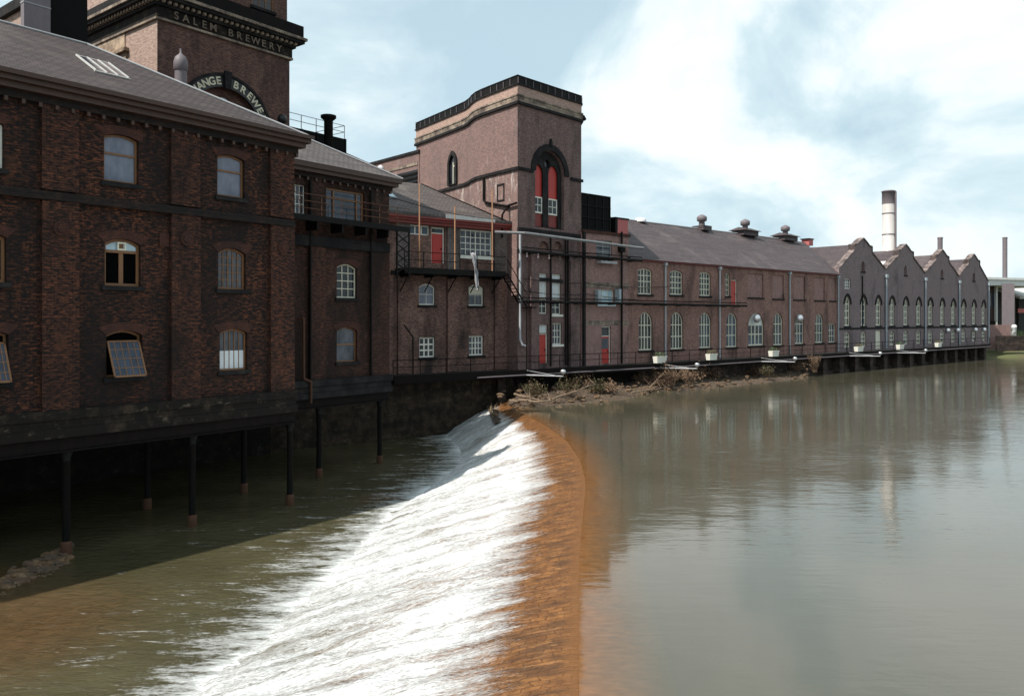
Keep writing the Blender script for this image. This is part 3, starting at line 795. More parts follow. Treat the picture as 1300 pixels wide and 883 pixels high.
# scaffold poles standing on the balcony + loose plastic sheet
for px, yt, t in ((532.5, 233, 'leftmost orange scaffold pole, rising past the roof lights'), (577.5, 262, 'middle orange scaffold pole between red door and wide white window'),
                  (625, 240, 'orange scaffold pole at the right of the wide white window')):
    u = f3.u(px, -1.3); P = f3.loc(u, -1.3); zt = f3.z(px, yt, -1.3)
    tag(Mb().tube((0, 0, 0), (0, 0, zt - 3.4), .045, n=8).build('scaffold_pole', 'scaffold_orange'), t, 'scaffold pole', 'scaffold poles on the balcony').location = (P.x, P.y, 3.405)
u = f3.u(600, -1.6); P = f3.loc(u, -1.6)
m = Mb(); random.seed(3)
rows = [(.1, 4.62, .5), (.12, 4.5, .62), (.1, 4.2, .45), (.18, 3.8, .34), (.26, 3.3, .42), (.36, 2.8, .28), (.42, 2.4, .3), (.36, 2.05, .08)]
vs = []; nC = 7
for (xo, z, w) in rows:
    for i in range(nC):
        t = i / (nC - 1) - .5
        vs.append((xo + w * t * .62, .13 * sin(i * 2.3 + z * 3), z + .10 * cos(i * 2.9 + z)))
m.add(vs, [(r * nC + i, r * nC + i + 1, (r + 1) * nC + i + 1, (r + 1) * nC + i) for r in range(len(rows) - 1) for i in range(nC - 1)], True)
o = m.build('plastic_sheet', 'plastic_grey', None, 3.3)
o.location = (P.x, P.y, 3.3); o.rotation_euler = (0, 0, f3.rz)
sm = o.modifiers.new('thick', 'SOLIDIFY'); sm.thickness = .03
tag(o, 'torn white plastic sheet hanging over the balcony rail below the wide window', 'plastic sheet')

# ============================================================ T2: tall tower with curved side
C2, D2 = Vector((.41, 58.5)), Vector((5.57, 64.0))
ft = Fac(C2, D2 - C2)
T2 = Building('tall_tower', ft, 'tall pinkish brick tower with curved side wall, parapet railing and red gothic window', 'tower', -4.2)
W2 = (D2 - C2).length
def q(px0, px1, py0, py1): return T2.rect(px0, px1, py0, py1)
u0, u1, z0, z1 = q(679.5, 716, 192, 290)
arch_hole = outline((u0 + u1) / 2, (u1 - u0) / 2, z0, z1, 'round', (u1 - u0) / 2)
T2.holes.append(arch_hole); AH = (u0, u1, z0, z1)
T2.win(684, 695, 347, 378, 'flat', nx=2, nz=3, frame='white_paint', pane='blind_white', sill=None, fw=.08, bw=.05)
T2.win(701, 712.5, 348, 380, 'flat', nx=2, nz=3, frame='white_paint', pane='blind_white', sill=None, fw=.08, bw=.05)
T2.win(684, 695, 379, 398, 'flat', nx=2, nz=2, frame='white_paint', pane='glass_dark', sill=None, fw=.08, bw=.05)
T2.win(701, 712.5, 381, 399, 'flat', nx=2, nz=2, frame='white_paint', pane='glass_dark', sill='white_paint', fw=.08, bw=.05)
T2.win(684, 695.5, 412, 422.5, 'flat', nx=2, nz=1, frame='white_paint', pane='blind_white', sill=None, fw=.08)
T2.door(684, 695.5, 423, 461)
T2.win(701.5, 713.5, 410, 437, 'flat', nx=3, nz=3, frame='white_paint', pane='glass_mid', sill='white_paint', fw=.08, bw=.05)
for a, b in ((684, 697), (702, 714)):
    uu0, uu1, zz0, zz1 = q(a, b, 306, 318)
    T2.holes.append(outline((uu0 + uu1) / 2, (uu1 - uu0) / 2, zz0, zz1, 'round', (uu1 - uu0) / 2))
    T2.part(Mb().box(uu0, uu1, .2, .3, zz0, zz1 + .01), 'blind_arch', 'brick_mid')
T2.wall(0, W2, -3.75, 15.8, 'brick_tower_front', reveal=.5, closed=False)
# side wall outline (plan, local)
side_w = [(.41, 58.5), (-.6, 59.8), (-1.6, 61.1), (-2.35, 62.1), (-2.85, 62.9), (-3.2, 63.8), (-3.45, 64.7), (-3.85, 65.6), (-4.6, 66.75), (-6.2, 69.1), (-8.75, 72.8)]
side = [ft.inv(*p) for p in side_w]
back = [ft.inv(-3.2, 77.5), ft.inv(5.2, 69.6)]
def ring_plan(out):
    """plan outline pushed outwards by out"""
    pts = [(W2, 0)] + [(0, 0)] + side[1:] + back
    pts = pts[::-1]; n = len(pts); res = []
    for i in range(n):
        p0, p1, p2 = Vector(pts[i - 1]), Vector(pts[i]), Vector(pts[(i + 1) % n])
        n1 = Vector(((p1 - p0).y, -(p1 - p0).x)).normalized(); n2 = Vector(((p2 - p1).y, -(p2 - p1).x)).normalized()
        b = (n1 + n2); b = b / max(.4, b.dot(n1) ) if b.length > .01 else n1
        q_ = p1 + b * out; res.append((q_.x, q_.y))
    # orient CCW
    ar = sum(res[i][0] * res[(i + 1) % n][1] - res[(i + 1) % n][0] * res[i][1] for i in range(n))
    return res if ar > 0 else res[::-1]
RP = ring_plan
test = RP(.1)
if max(p[1] for p in test) < max(p[1] for p in RP(0)): 
    RPs = lambda o: ring_plan(-o)
else: RPs = ring_plan
# side, back walls as one shell set a hair behind the front wall's plane
shell = [(0.0, .0)] + side[1:] + back + [(W2 - .0, .0)]
n = len(shell); vs = [(p[0], p[1], -4.2) for p in shell] + [(p[0], p[1], 15.8) for p in shell]
fs = [(i + 1, i, n + i, n + i + 1) for i in range(n - 1)]
T2.part(Mb().add(vs, fs), 'side_wall', 'brick_tower')
def strip(z0, z1, out, name, mat): return T2.part(Mb().slab(RPs(out), z0, z1), name, mat)
strip(15.8, 16.0, .16, 'cornice_lower', 'soot_stone'); strip(16.002, 16.4, .10, 'stone_band', 'band_stone'); strip(16.402, 16.52, .15, 'cornice_upper', 'band_stone')
strip(16.522, 17.2, .02, 'parapet', 'brick_parapet')
strip(17.202, 17.3, .12, 'coping', 'soot_stone')
# parapet railing: dark panels with pale posts
pp = RPs(.0)
m = Mb(); mp = []
for i in range(len(pp)):
    a, b = Vector(pp[i]), Vector(pp[(i + 1) % len(pp)]); l = (b - a).length
    if l < .05: continue
    d = (b - a) / l; nn = Vector((-d.y, d.x)) * .03
    v = [(*(a + nn), 17.3), (*(b + nn), 17.3), (*(b - nn), 17.3), (*(a - nn), 17.3)]
    v += [(x, y, 17.86) for x, y, z in v]
    m.add(v, [(0, 3, 2, 1), (4, 5, 6, 7), (0, 1, 5, 4), (1, 2, 6, 5), (2, 3, 7, 6), (3, 0, 4, 7)])
    k = max(1, int(l / .8))
    for j in range(k):
        c = a + d * (l * j / k) ; o2 = -Vector((-d.y, d.x)) * .06
        mp.append((c.x + o2.x - .02, c.x + o2.x + .02, c.y + o2.y - .02, c.y + o2.y + .02, 17.3, 17.80))
strip(17.862, 17.93, .07, 'top_rail', 'iron_black')
pr = T2.part(m, 'parapet_panels', 'iron_black'); repeat_parts(T2, 'panel_post', 'duct_grey', mp, pr)
# mid ledge on front (below hood) and along the side
zL = 11.1
so = [Vector(p) for p in side]
def along(off):
    res = []
    for i, p in enumerate(so):
        a = so[max(0, i - 1)]; b = so[min(len(so) - 1, i + 1)]; t = (b - a).normalized()
        res.append((p.x - t.y * off if False else p.x + (-t.y) * off, p.y + t.x * off))
    return res
oa = along(.14); oa = oa if oa[5][0] < so[5].x else along(-.14)
ib = [(p.x + .02, p.y) for p in so]
loop = oa + ib[::-1]
T2.part(Mb().slab(loop[::-1] if True else loop, zL - .12, zL + .1), 'side_ledge', 'soot_stone')
uL, uR = ft.u(676), ft.u(724)
T2.part(Mb().box(-.12, uL, -.14, -.002, zL - .12, zL + .1), 'front_ledge', 'soot_stone')
T2.part(Mb().box(uR, W2 + .1, -.14, -.002, zL - .12, zL + .1), 'front_ledge', 'soot_stone')
# hood over the big arch
uc = (AH[0] + AH[1]) / 2; ra = (AH[1] - AH[0]) / 2
A = outline(uc, ra + .02, zL - 1.2, AH[3] + .02, 'round', ra + .02)[2:]; Bq = outline(uc, ra + .52, zL - 1.2, AH[3] + .52, 'round', ra + .52)[2:]
T2.part(Mb().ring(A, Bq, -.12, .05, False), 'hood_mould', 'soot_stone')
T2.part(Mb().prism([(uc - .14, AH[3] + .4), (uc + .14, AH[3] + .4), (uc, AH[3] + .95)], -.2, .02), 'finial', 'soot_stone')
# tracery slab
hl = []
for a, b, t0 in ((681.5, 692.5, 208), (699.5, 711.5, 210)):
    uu0, uu1, zz0, zz1 = q(a, b, t0, 288.5); hl.append((uu0, uu1, max(zz0, AH[2] + .1), zz1))
Bt = T2; Bt.holes = [outline((a + b) / 2, (b - a) / 2, c, d, 'point', (b - a) / 2 * 1.3) for a, b, c, d in hl]
Bt.holes.append([(uc + .33 * cos(2 * pi * i / 14), AH[3] - .95 + .33 * sin(2 * pi * i / 14)) for i in range(14)])
OA = outline(uc, ra - .01, AH[2] + .005, AH[3] - .01, 'round', ra - .01)
Bt.wall(0, 0, 0, 0, 'soot_stone', depth=.62, name='tracery', outer=OA, reveal=.2, y0=.26)
T2.part(Mb().box(uc - .35, uc + .35, .45, .5, AH[3] - 1.35, AH[3] - .55), 'oculus_pane', 'glass_dark')
for (a, b, c, d) in hl:
    zt = q(681, 693, 249, 249)[2]; zb_ = q(681, 693, 270, 270)[2]
    T2.part(Mb().box(a, b, .40, .45, c, zb_), 'lower_panel', 'red_dull')
    T2.part(Mb().prism(outline((a + b) / 2, (b - a) / 2, zt, d, 'point', (b - a) / 2 * 1.3), .40, .45), 'upper_panel', 'red_paint')
    m = Mb().box(a + .01, a + .1, .33, .41, zb_, zt).box(b - .1, b - .01, .33, .41, zb_, zt).box(a + .1, b - .1, .33, .41, zb_, zb_ + .12).box(a + .1, b - .1, .33, .41, zt - .1, zt)
    m.box((a + b) / 2 - .025, (a + b) / 2 + .025, .34, .4, zb_ + .1, zt - .1).box(a + .1, b - .1, .34, .4, (zt + zb_) / 2 - .025, (zt + zb_) / 2 + .025)
    w = T2.part(m, 'window', 'white_paint'); T2.part(Mb().box(a + .09, b - .09, .385, .398, zb_ + .1, zt - .08), 'pane', 'glass_dark', w)
# dark base moulding and vertical pipes below the window
T2.part(Mb().box(-.05, W2 + .05, -.16, -.002, 6.35, 6.75).box(-.1, W2 + .1, -.22, -.002, 4.9, 5.12), 'string_course', 'soot_stone')
T2.part(Mb().box(ft.u(682) - .1, ft.u(697.5) + .05, -.06, -.002, 2.9, 3.15).box(ft.u(700), ft.u(714), -.06, -.002, 2.85, 3.1), 'lintels', 'soot_stone')
for a, b in ((671, 681), (721, 733)):
    T2.part(Mb().box(ft.u(a), ft.u(b), -.3, -.002, -3.75, 4.88), 'buttress', 'brick_tower_front')
m = Mb()
for px in (697.8, 716.5, 719.5): m.tube((ft.u(px), -.12, -3.6), (ft.u(px), -.12, 6.3), .06)
T2.part(m, 'soil_pipes', 'iron_black')
m = Mb().path([(.05, -.2, 6.2), (.05, -.2, -1.5), (.2, -.3, -1.9), (.6, -.35, -2.0)], .09, 8)
T2.part(m, 'downpipe', 'pipe_grey')
# corbel lamps below ledge
m = Mb()
for k in range(6):
    x = .5 + k * 1.25; m.tube((x, -.5, 4.72), (x, -.5, 4.9), .05); m.lathe((x, -.5, 4.55), [(.02, .16), (.08, .08), (.07, 0.)], 8)
T2.part(m, 'bracket_lamps', 'duct_grey')
# side lancet, drip pipe on the side wall, rain-water spout
def side_frame(px):
    best = None
    for i in range(len(side_w) - 1):
        (xa, ya), (xb, yb) = side_w[i], side_w[i + 1]
        pa, pb = CX + F * xa / ya, CX + F * xb / yb
        if min(pa, pb) <= px <= max(pa, pb):
            r = (px - CX) / F; d = Vector((xb - xa, yb - ya)); t = (r * ya - xa) / (d.x - r * d.y)
            return Vector((xa, ya)) + d * t, d.normalized()
    return Vector(side_w[0]), Vector((side_w[1][0] - side_w[0][0], side_w[1][1] - side_w[0][1])).normalized()
def side_local(m, P, d):      # place mesh authored in (along, out, z) at P; along points towards the viewer's right
    res = Mb(); res.f = m.f; res.smooth = m.smooth
    n_ = Vector((d.y, -d.x)); 
    if n_.dot(-P) < 0: n_ = -n_
    for (x, y, z) in m.v:
        w_ = P - d * x - n_ * y; l = ft.inv(w_.x, w_.y); res.v.append((l[0], l[1], z))
    return res
P, d = side_frame(575.5)
zt = (HY - 193) / F * P.y; zb_ = (HY - 235) / F * P.y
lan = T2.part(side_local(Mb().ring(outline(0, .75, zb_, zt + .1, 'point', 1.2), outline(0, .48, zb_ + .05, zt - .25, 'point', .8), -.18, .05), P, d), 'side_window', 'soot_stone')
T2.part(side_local(Mb().prism(outline(0, .5, zb_ + .05, zt - .2, 'point', .8), -.02, .03), P, d), 'pane', 'glass_dark', lan)
m = Mb().box(.12, .2, -.12, -.03, zb_ + .1, zt - .9).box(.12, .42, -.12, -.03, zb_ + 1.5, zb_ + 1.6)
T2.part(side_local(m, P, d), 'casement_bar', 'cream_paint', lan)
P, d = side_frame(616)
T2.part(side_local(Mb().path([(0, -.15, 10.9), (0, -.15, 9.2), (.3, -.15, 9.0), (3.0, -.15, 8.4), (4.2, -.15, 8.5)], .09, 8), P, d), 'side_pipe', 'iron_dark')
P, d = side_frame(636)
T2.part(side_local(Mb().ring([(-.45, 8.9), (.45, 8.9), (.45, 10.2), (-.45, 10.2)], [(-.35, 9.0), (.35, 9.0), (.35, 10.1), (-.35, 10.1)], -.06, .02), P, d), 'blocked_opening', 'soot_stone')
T2.part(Mb().tube((W2, .3, 16.1), (W2 + .55, .2, 16.35), .2).tube((W2 + .5, .2, 16.35), (W2 + .7, .2, 16.15), .16), 'rain_hopper', 'soot_stone')

# ============================================================ hall line
P8 = (10.5, 68.0)
fh = Fac(P8, (.752, .659))
# block between tower and hall
BK = Building('link_building', fh, 'narrow pinkish brick block with small red door and stone bands, right of the tall tower', 'building', -4.2, origin_u=fh.u(738))
k0, k1 = fh.u(738), fh.u(798)
BK.win(757, 777, 305, 327, 'flat', nx=2, nz=3, frame='pipe_grey', pane='glass_mid', sill='soot_stone')
BK.win(759, 779.5, 367.5, 386, 'flat', nx=3, nz=2, frame='white_paint', pane='glass_sky', sill='pale_blue', fw=.08, bw=.06)
BK.door(764, 775.5, 414, 461, transom=.75, glazed=True)
BK.wall(k0, k1, -3.75, 7.1, 'brick_block', depth=9)
BK.part(Mb().box(k0, k1 + .12, -.14, -.002, 6.95, 7.18), 'cornice', 'brick_arch_red')
BK.part(Mb().box(k0 + .02, k1 + .02, -.025, -.002, 2.55, 3.0), 'stone_band', 'band_stone')
BK.part(Mb().box(k0 + .02, k1 + .02, -.025, -.002, -.5, -.12), 'stone_band', 'band_stone')
BK.part(Mb().box(fh.u(739), fh.u(741.5), -.2, -.003, -3.75, 7.0), 'corner_pier', 'soot_stone')
BK.part(Mb().tube((fh.u(787), -.2, -3.7), (fh.u(787), -.2, 7.3), .09).box(fh.u(784), fh.u(790), -.35, -.05, 5.6, 6.1), 'downpipe', 'iron_black')
BK.part(Mb().box(fh.u(755), fh.u(758), -.4, -.02, fh.z(756, 386), fh.z(756, 368)), 'shutter', 'pipe_blue')
BK.part(Mb().box(fh.u(780.5), fh.u(783), -.5, -.02, fh.z(781, 386), fh.z(781, 367)), 'shutter', 'pipe_blue')
BK.part(Mb().box(fh.u(757.5), fh.u(778), -.5, -.02, 4.55, 4.75), 'sill_box', 'pipe_grey')
BK.part(Mb().box(fh.u(781, 2), fh.u(795, 2), 1.8, 2.8, 7.18, fh.z(789, 279, 2)), 'roof_box', 'red_pink')
BK.part(Mb().box(fh.u(778, 2), fh.u(781, 2) - .02, 1.7, 2.8, 7.18, fh.z(789, 277, 2)).box(fh.u(778, 2), fh.u(796, 2), 1.75, 2.9, fh.z(789, 279, 2) + .003, fh.z(789, 277, 2)), 'roof_box_frame', 'iron_black')
tk = empty('roof_tank', (*fh.loc(fh.u(756, 1.5), 3.2), 7.18), fh.rz, label='black box-shaped water tank on the roof right of the tall tower', cat='tank')
hw = (fh.u(774, 1.6) - fh.u(737, 1.6)) / 2
H = fh.z(757, 248, 1.6) - 7.18
Mb().box(-hw, hw, -1.7, 2.0, .25, H).build('tank_body', 'tank_black', tk)
m = Mb()
for k in range(5): x = -hw + 2 * hw * k / 4; m.box(x - .04, x + .04, -1.76, -1.7, .25, H)
for k in range(4): z = .3 + (H - .35) * k / 3; m.box(-hw - .05, hw + .05, -1.78, -1.70, z, z + .07)
m.box(-hw, hw, -1.5, -1.3, 0, .25).box(-hw, hw, 1.3, 1.5, 0, .25)
m.build('stiffeners', 'iron_black', tk)

# hall
HL = Building('long_hall', fh, 'long low brick hall with slate roof, red gutter and arched white windows facing the river', 'building', -4.2, origin_u=k1)
h0, h1 = k1 + .02, 36.2
for a, b, c, d in ((810, 828, 340.5, 373.5), (850.5, 867, 343, 374), (888, 902.5, 345, 375.5)):
    HL.win(a, b, c, d, 'seg', nx=4, nz=4, frame='cream_paint', pane='glass_dark', rise=.22, fw=.10, bw=.07)
HL.win(921, 926.5, 347, 375.5, 'flat', nx=2, nz=4, frame='cream_paint', pane='glass_dark', fw=.08, bw=.06)
HL.door(928.3, 936, 355, 386.5)
for a, b, c, d in ((811, 828.5, 396, 444.5), (851.5, 867.5, 396, 443), (888, 903, 396.5, 441.5), (922, 936, 397, 440.5), (982, 994, 397, 438), (1009.3, 1020.8, 398, 436.3), (1035, 1045.3, 398, 435)):
    HL.win(a, b, c, d, 'round', nx=4 if a < 900 else 3, nz=3, frame='cream_paint', pane='glass_hall', fw=.11, bw=.08)
HL.win(950, 970, 397, 438.5, 'round', nx=4, nz=3, frame='cream_paint', pane='glass_hall', fw=.14, bw=.10, upper=(.62, .99, 'blind_white'))
HL.win(1051.5, 1060.8, 411, 434.5, 'flat', nx=3, nz=3, frame='cream_paint', pane='glass_hall', fw=.09, bw=.06)
blinds = [(949.5, 969, 347.5, 377.5), (981, 995, 349, 379), (1008, 1022, 350.5, 380), (1034, 1047, 352, 381), (1053, 1061, 353, 381.5)]
for a, b, c, d in blinds:
    r = HL.rect(a, b, c, d); HL.holes.append([(r[0], r[2]), (r[1], r[2]), (r[1], r[3]), (r[0], r[3])])
    HL.part(Mb().box(r[0] - .05, r[1] + .05, .12, .2, r[2] - .05, r[3] + .05), 'blind_panel', 'brick_block')
    HL.part(Mb().box(r[0] - .1, r[1] + .1, -.1, .1, r[2] - .15, r[2] - .003), 'sill', 'soot_stone')
HL.wall(h0, h1, -3.75, 5.1, 'brick_hall', depth=14)
HL.part(Mb().box(h0, h1 - .3, -.2, -.002, 5.0, 5.12), 'gutter', 'red_dull')
# pitched roof (gabled, runs into the gabled works)
m = Mb(); a, b = h0 - .1, h1 + 5
v = [(a, -.35, 5.13), (h1 - .02, -.35, 5.13), (h1 - .02, 14.3, 5.13), (a, 14.3, 5.13), (a, 7, 9.7), (b, 7, 9.7), (h1 - .02, .58, 5.7), (h1 + .6, .72, 5.75)]
m.add(v, [(0, 1, 6, 7, 5, 4), (2, 3, 4, 5), (3, 0, 4), (0, 3, 2, 1)])
HL.part(m, 'roof', 'slate_hall')
HL.part(Mb().tube((a, 7, 9.73), (b - 4.5, 7, 9.73), .09, n=6), 'ridge_capping', 'lead')
for px, y0, mt in ((845, 331, 'pipe_grey'), (914, 337, 'pipe_grey'), (1003, 343, 'pipe_blue'), (1064.5, 346, 'pipe_blue')):
    u = fh.u(px, -.15); dp = HL.part(Mb().tube((u, -.14, -3.7), (u, -.14, 4.75), .085, n=8).box(u - .16, u + .16, -.28, -.02, 4.75, 5.0), 'downpipe', mt)
for px, y in ((960.5, 404), (1015, 404)):
    u = fh.u(px, -.3); z = fh.z(px, y, -.3)
    o = Mb().lathe((0, 0, 0), [(.44, -.05), (.46, .05), (.40, .22), (.26, .36), (.06, .43)], 16)
    o2 = Mb(); o2.f = o.f; o2.smooth = o.smooth; o2.v = [(u + x, -.25 - zz, z + y_) for x, y_, zz in o.v]
    HL.part(o2, 'extractor_dome', 'silver')
# ridge ventilators
def ventilator(px, wide, label):
    u = fh.u(px, 7); P = fh.loc(u, 7)
    e = empty('roof_ventilator', (P.x, P.y, 9.55), fh.rz, label=label, cat='ventilator', group='ventilators along the hall ridge')
    if wide: 
        m = Mb().box(-1.5, 1.5, -.8, .8, 0, .55)
        m.add([(-1.8, -1.1, .55), (1.8, -1.1, .55), (1.8, 1.1, .55), (-1.8, 1.1, .55), (-1.3, 0, .95), (1.3, 0, .95)], [(0, 1, 5, 4), (2, 3, 4, 5), (1, 2, 5), (3, 0, 4), (0, 3, 2, 1)])
        m.build('louvred_base', 'slate_hall', e); zz = .7
    else:
        Mb().box(-.75, .75, -.75, .75, 0, .5).build('louvred_base', 'slate_hall', e); zz = .5
    Mb().lathe((0, 0, zz), [(.35, 0), (.3, .45), (.52, .55), (.55, .95), (.4, 1.1), (.08, 1.25)], 12).build('cowl', 'duct_grey', e)
ventilator(891, False, 'round cowl ventilator on a small base, leftmost on the long slate ridge')
ventilator(946, True, 'wide based cowl ventilator in the middle of the long slate ridge')
ventilator(997, True, 'wide based cowl ventilator near the right end of the slate ridge')
u = fh.u(813, 7); tag(Mb().lathe((0, 0, 0), [(.6, 0), (.6, .2), (.45, .38), (.1, .46)], 14).build('ridge_dome', 'plastic_white'), 'low pale dome on the slate ridge beside the black roof tank', 'roof dome').location = (*fh.loc(u, 7), 9.66)
u = fh.u(1025, 7); P = fh.loc(u, 7)
e = empty('dormer', (P.x, P.y, 9.3), fh.rz, label='small red dormer box at the far right end of the slate ridge', cat='dormer')
Mb().box(-.5, .5, -.5, .5, 0, .75).build('dormer_box', 'red_pink', e); Mb().box(-.7, .6, -.6, .6, .75, .87).build('dormer_roof', 'iron_dark', e)

# gabled works
GB = Building('gabled_works', fh, 'grey brick works with four shouldered gables and rows of lancet windows', 'building', -4.2, origin_u=h1)
g0, GW = 36.2, 12.0
outer = [(g0, -3.75), (g0 + 48, -3.75)]
top = []
for k in range(4):
    a = g0 + GW * k; c = a + GW / 2
    top += [(a, 6.2 if k else 5.85), (c - 2.35, 8.05), (c - 2.35, 8.75), (c - 1.6, 8.85), (c - .8, 9.3), (c, 9.65), (c + .8, 9.3), (c + 1.6, 8.85), (c + 2.35, 8.75), (c + 2.35, 8.05)]
top.append((g0 + 48, 5.8))
outer = outer + top[::-1]
for k in range(4):
    a = g0 + GW * k
    for i, of in enumerate((2.0, 6.1, 10.1)):
        GB.opening(a + of - .72, a + of + .72, -.8, 2.75, 'point', nx=3, nz=4, frame='cream_paint', pane='glass_hall', fw=.17, bw=.13, hood='soot_stone', rise=1.4)
        if not (k == 0 and i == 2):
            GB.opening(a + of - .75, a + of + .75, -3.3, -1.45, 'seg', nx=3, nz=3, frame='cream_paint', pane='glass_hall', fw=.14, bw=.11, rise=.4, sill=None)
    GB.opening(a + 6 - .42, a + 6 + .42, 5.75, 6.95, 'round', nx=1, nz=1, frame='brick_block', pane='dark_brick_far', sill='soot_stone', fw=.1)
GB.opening(g0 + 1.3, g0 + 2.9, 3.55, 4.75, 'flat', nx=3, nz=3, frame='white_paint', pane='glass_mid', fw=.1, bw=.07, sill=None)
r = (g0 + 10.1 - .75, g0 + 10.1 + .75)
GB.holes.append([(r[0], -3.7), (r[1], -3.7), (r[1], -1.4), (r[0], -1.4)])
GB.part(Mb().box(r[0], r[1], .12, .2, -3.7, -1.4), 'door', 'cream_paint')
# front wall + thin return, with parapet thickness
GB.wall(0, 0, 0, 0, 'brick_gable', depth=.55, outer=outer, reveal=.3)
GB.part(Mb().box(g0 + .01, g0 + 47.9, .56, 14, -3.75, 5.7), 'rear_wall', 'brick_gable')
m = Mb()
for k in range(4):      # coping stones along the gable tops
    a = g0 + GW * k; c = a + GW / 2
    pl = [(a + .02, (6.2 if k else 5.85) + .01), (c - 2.36, 8.06), (c - 2.36, 8.76), (c - 1.6, 8.86), (c - .8, 9.31), (c, 9.66), (c + .8, 9.31), (c + 1.6, 8.86), (c + 2.36, 8.76), (c + 2.36, 8.06), (a + GW - .02, (6.21 if k < 3 else 5.81))]
    m.ring(pl, [(x, z + .15) for x, z in pl], -.12, .68, False)
GB.part(m, 'gable_coping', 'coping_stone')
m = Mb()
for k in range(4):
    a = g0 + GW * k; c = a + GW / 2
    v = [(a, .68, 5.75), (a + GW, .68, 5.75), (c, .68, 9.05), (a, 14, 5.75), (a + GW, 14, 5.75), (c, 14, 9.05)]
    m.add(v, [(0, 2, 5, 3), (1, 4, 5, 2), (0, 1, 2), (4, 3, 5)])
GB.part(m, 'roof', 'slate_hall')
m = Mb()
for k in (1,): 
    a = g0 + GW * k
    pA = Vector((a + .25, 2.0, 5.95)); 
    m.add([(a + .3, 1.2, 5.98), (a + 3.0, 1.2, 7.48), (a + 3.0, 6.5, 7.48), (a + .3, 6.5, 5.98), (a + .3, 1.2, 5.90), (a + 3.0, 1.2, 7.40), (a + 3.0, 6.5, 7.40), (a + .3, 6.5, 5.90)],
          [(0, 1, 2, 3), (4, 7, 6, 5), (0, 4, 5, 1), (1, 5, 6, 2), (2, 6, 7, 3), (3, 7, 4, 0)])
GB.part(m, 'sunlit_roof_patch', 'roof_white')  # sunlight on the valley slope put in as a white slab
GB.part(Mb().box(g0, g0 + 48, -.07, -.002, -1.22, -1.0), 'string_course', 'soot_stone')
for k in range(4):
    u = g0 + GW * (k + 1) - (.12 if k == 3 else 0)
    GB.part(Mb().tube((u, -.14, -3.7), (u, -.14, 5.2), .12, n=8).box(u - .25, u + .25, -.35, -.02, 5.2, 5.6), 'downpipe', 'pipe_blue')
for k, (a, z) in enumerate(((fh.u(1201), -1.6), (fh.u(1213.5), -1.6), (fh.u(1236), -1.6), (fh.u(1247), -1.6))):
    o = Mb().lathe((0, 0, 0), [(.34, -.05), (.36, .05), (.31, .18), (.2, .3), (.05, .35)], 14)
    o2 = Mb(); o2.f = o.f; o2.smooth = o.smooth; o2.v = [(a + x, -.2 - zz, z + y_) for x, y_, zz in o.v]
    GB.part(o2, 'extractor_dome', 'silver')
u = fh.u(1094); GB.part(Mb().tube((u, -.1, -1.0), (u, -.1, 5.2), .07), 'soil_pipe', 'iron_dark')

# ============================================================ T1: clock-type tower (top left)
P1 = f1.loc(0, 12.0)
fc = Fac(P1, (780, F))
c0, c1 = fc.u(200), fc.u(367.5)
T1 = Building('brewery_tower', fc, 'tall square brick tower with dentilled stone cornice and lettered arch, top left of the view', 'tower', -4.0, origin_u=c0)
cz = 11.0; ccx = (c0 + c1) / 2 - .15; RO, RI = 2.9, 2.28
T1.holes.append([(ccx + RI * cos(t), cz + RI * sin(t)) for t in [pi * i / 24 for i in range(25)]][::1] + [(ccx - RI, cz - 2.5), (ccx + RI, cz - 2.5)])
T1.holes[-1] = T1.holes[-1][-1:] + T1.holes[-1][:-1]
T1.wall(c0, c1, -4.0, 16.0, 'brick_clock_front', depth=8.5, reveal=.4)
# return wall: sunlight put into its paler brick colour
T1.part(Mb().box(c0 - .02, c0 - .001, .0, 8.5, -4.0, 16.0), 'side_wall', 'brick_clock_lit')
T1.part(Mb().box(c0 + .0, c0 + .001, 0, .001, 15.9, 15.95), 'tmp', 'brick_clock_lit'); bpy.data.objects.remove(bpy.data.objects['tmp'])
T1.part(Mb().box(ccx - RI, ccx + RI, .36, .42, cz - 2.5, cz + RI), 'arch_infill', 'brick_clock_front')
ang = [pi * i / 24 for i in range(25)]
T1.part(Mb().ring([(ccx + RI * cos(t), cz + RI * sin(t)) for t in ang], [(ccx + RO * cos(t), cz + RO * sin(t)) for t in ang], -.08, .1, False), 'sign_arch', 'black_paint')
T1.part(Mb().ring([(ccx + RO * cos(t), cz + RO * sin(t)) for t in ang], [(ccx + (RO + .16) * cos(t), cz + (RO + .16) * sin(t)) for t in ang], -.14, .1, False), 'hood_mould', 'soot_stone')
T1.part(Mb().prism([(ccx - .17, cz + RI - .1), (ccx + .17, cz + RI - .1), (ccx + .24, cz + RO + .28), (ccx - .24, cz + RO + .28)], -.26, -.15), 'keystone', 'soot_stone')
w = T1.part(Mb().ring([(ccx + .62 * cos(2 * pi * i / 20), 12.3 + .62 * sin(2 * pi * i / 20)) for i in range(20)], [(ccx + .48 * cos(2 * pi * i / 20), 12.3 + .48 * sin(2 * pi * i / 20)) for i in range(20)], .25, .37), 'round_window', 'brick_arch_red')
T1.part(Mb().prism([(ccx + .48 * cos(2 * pi * i / 20), 12.3 + .48 * sin(2 * pi * i / 20)) for i in range(20)], .31, .34), 'pane', 'glass_sky', w)
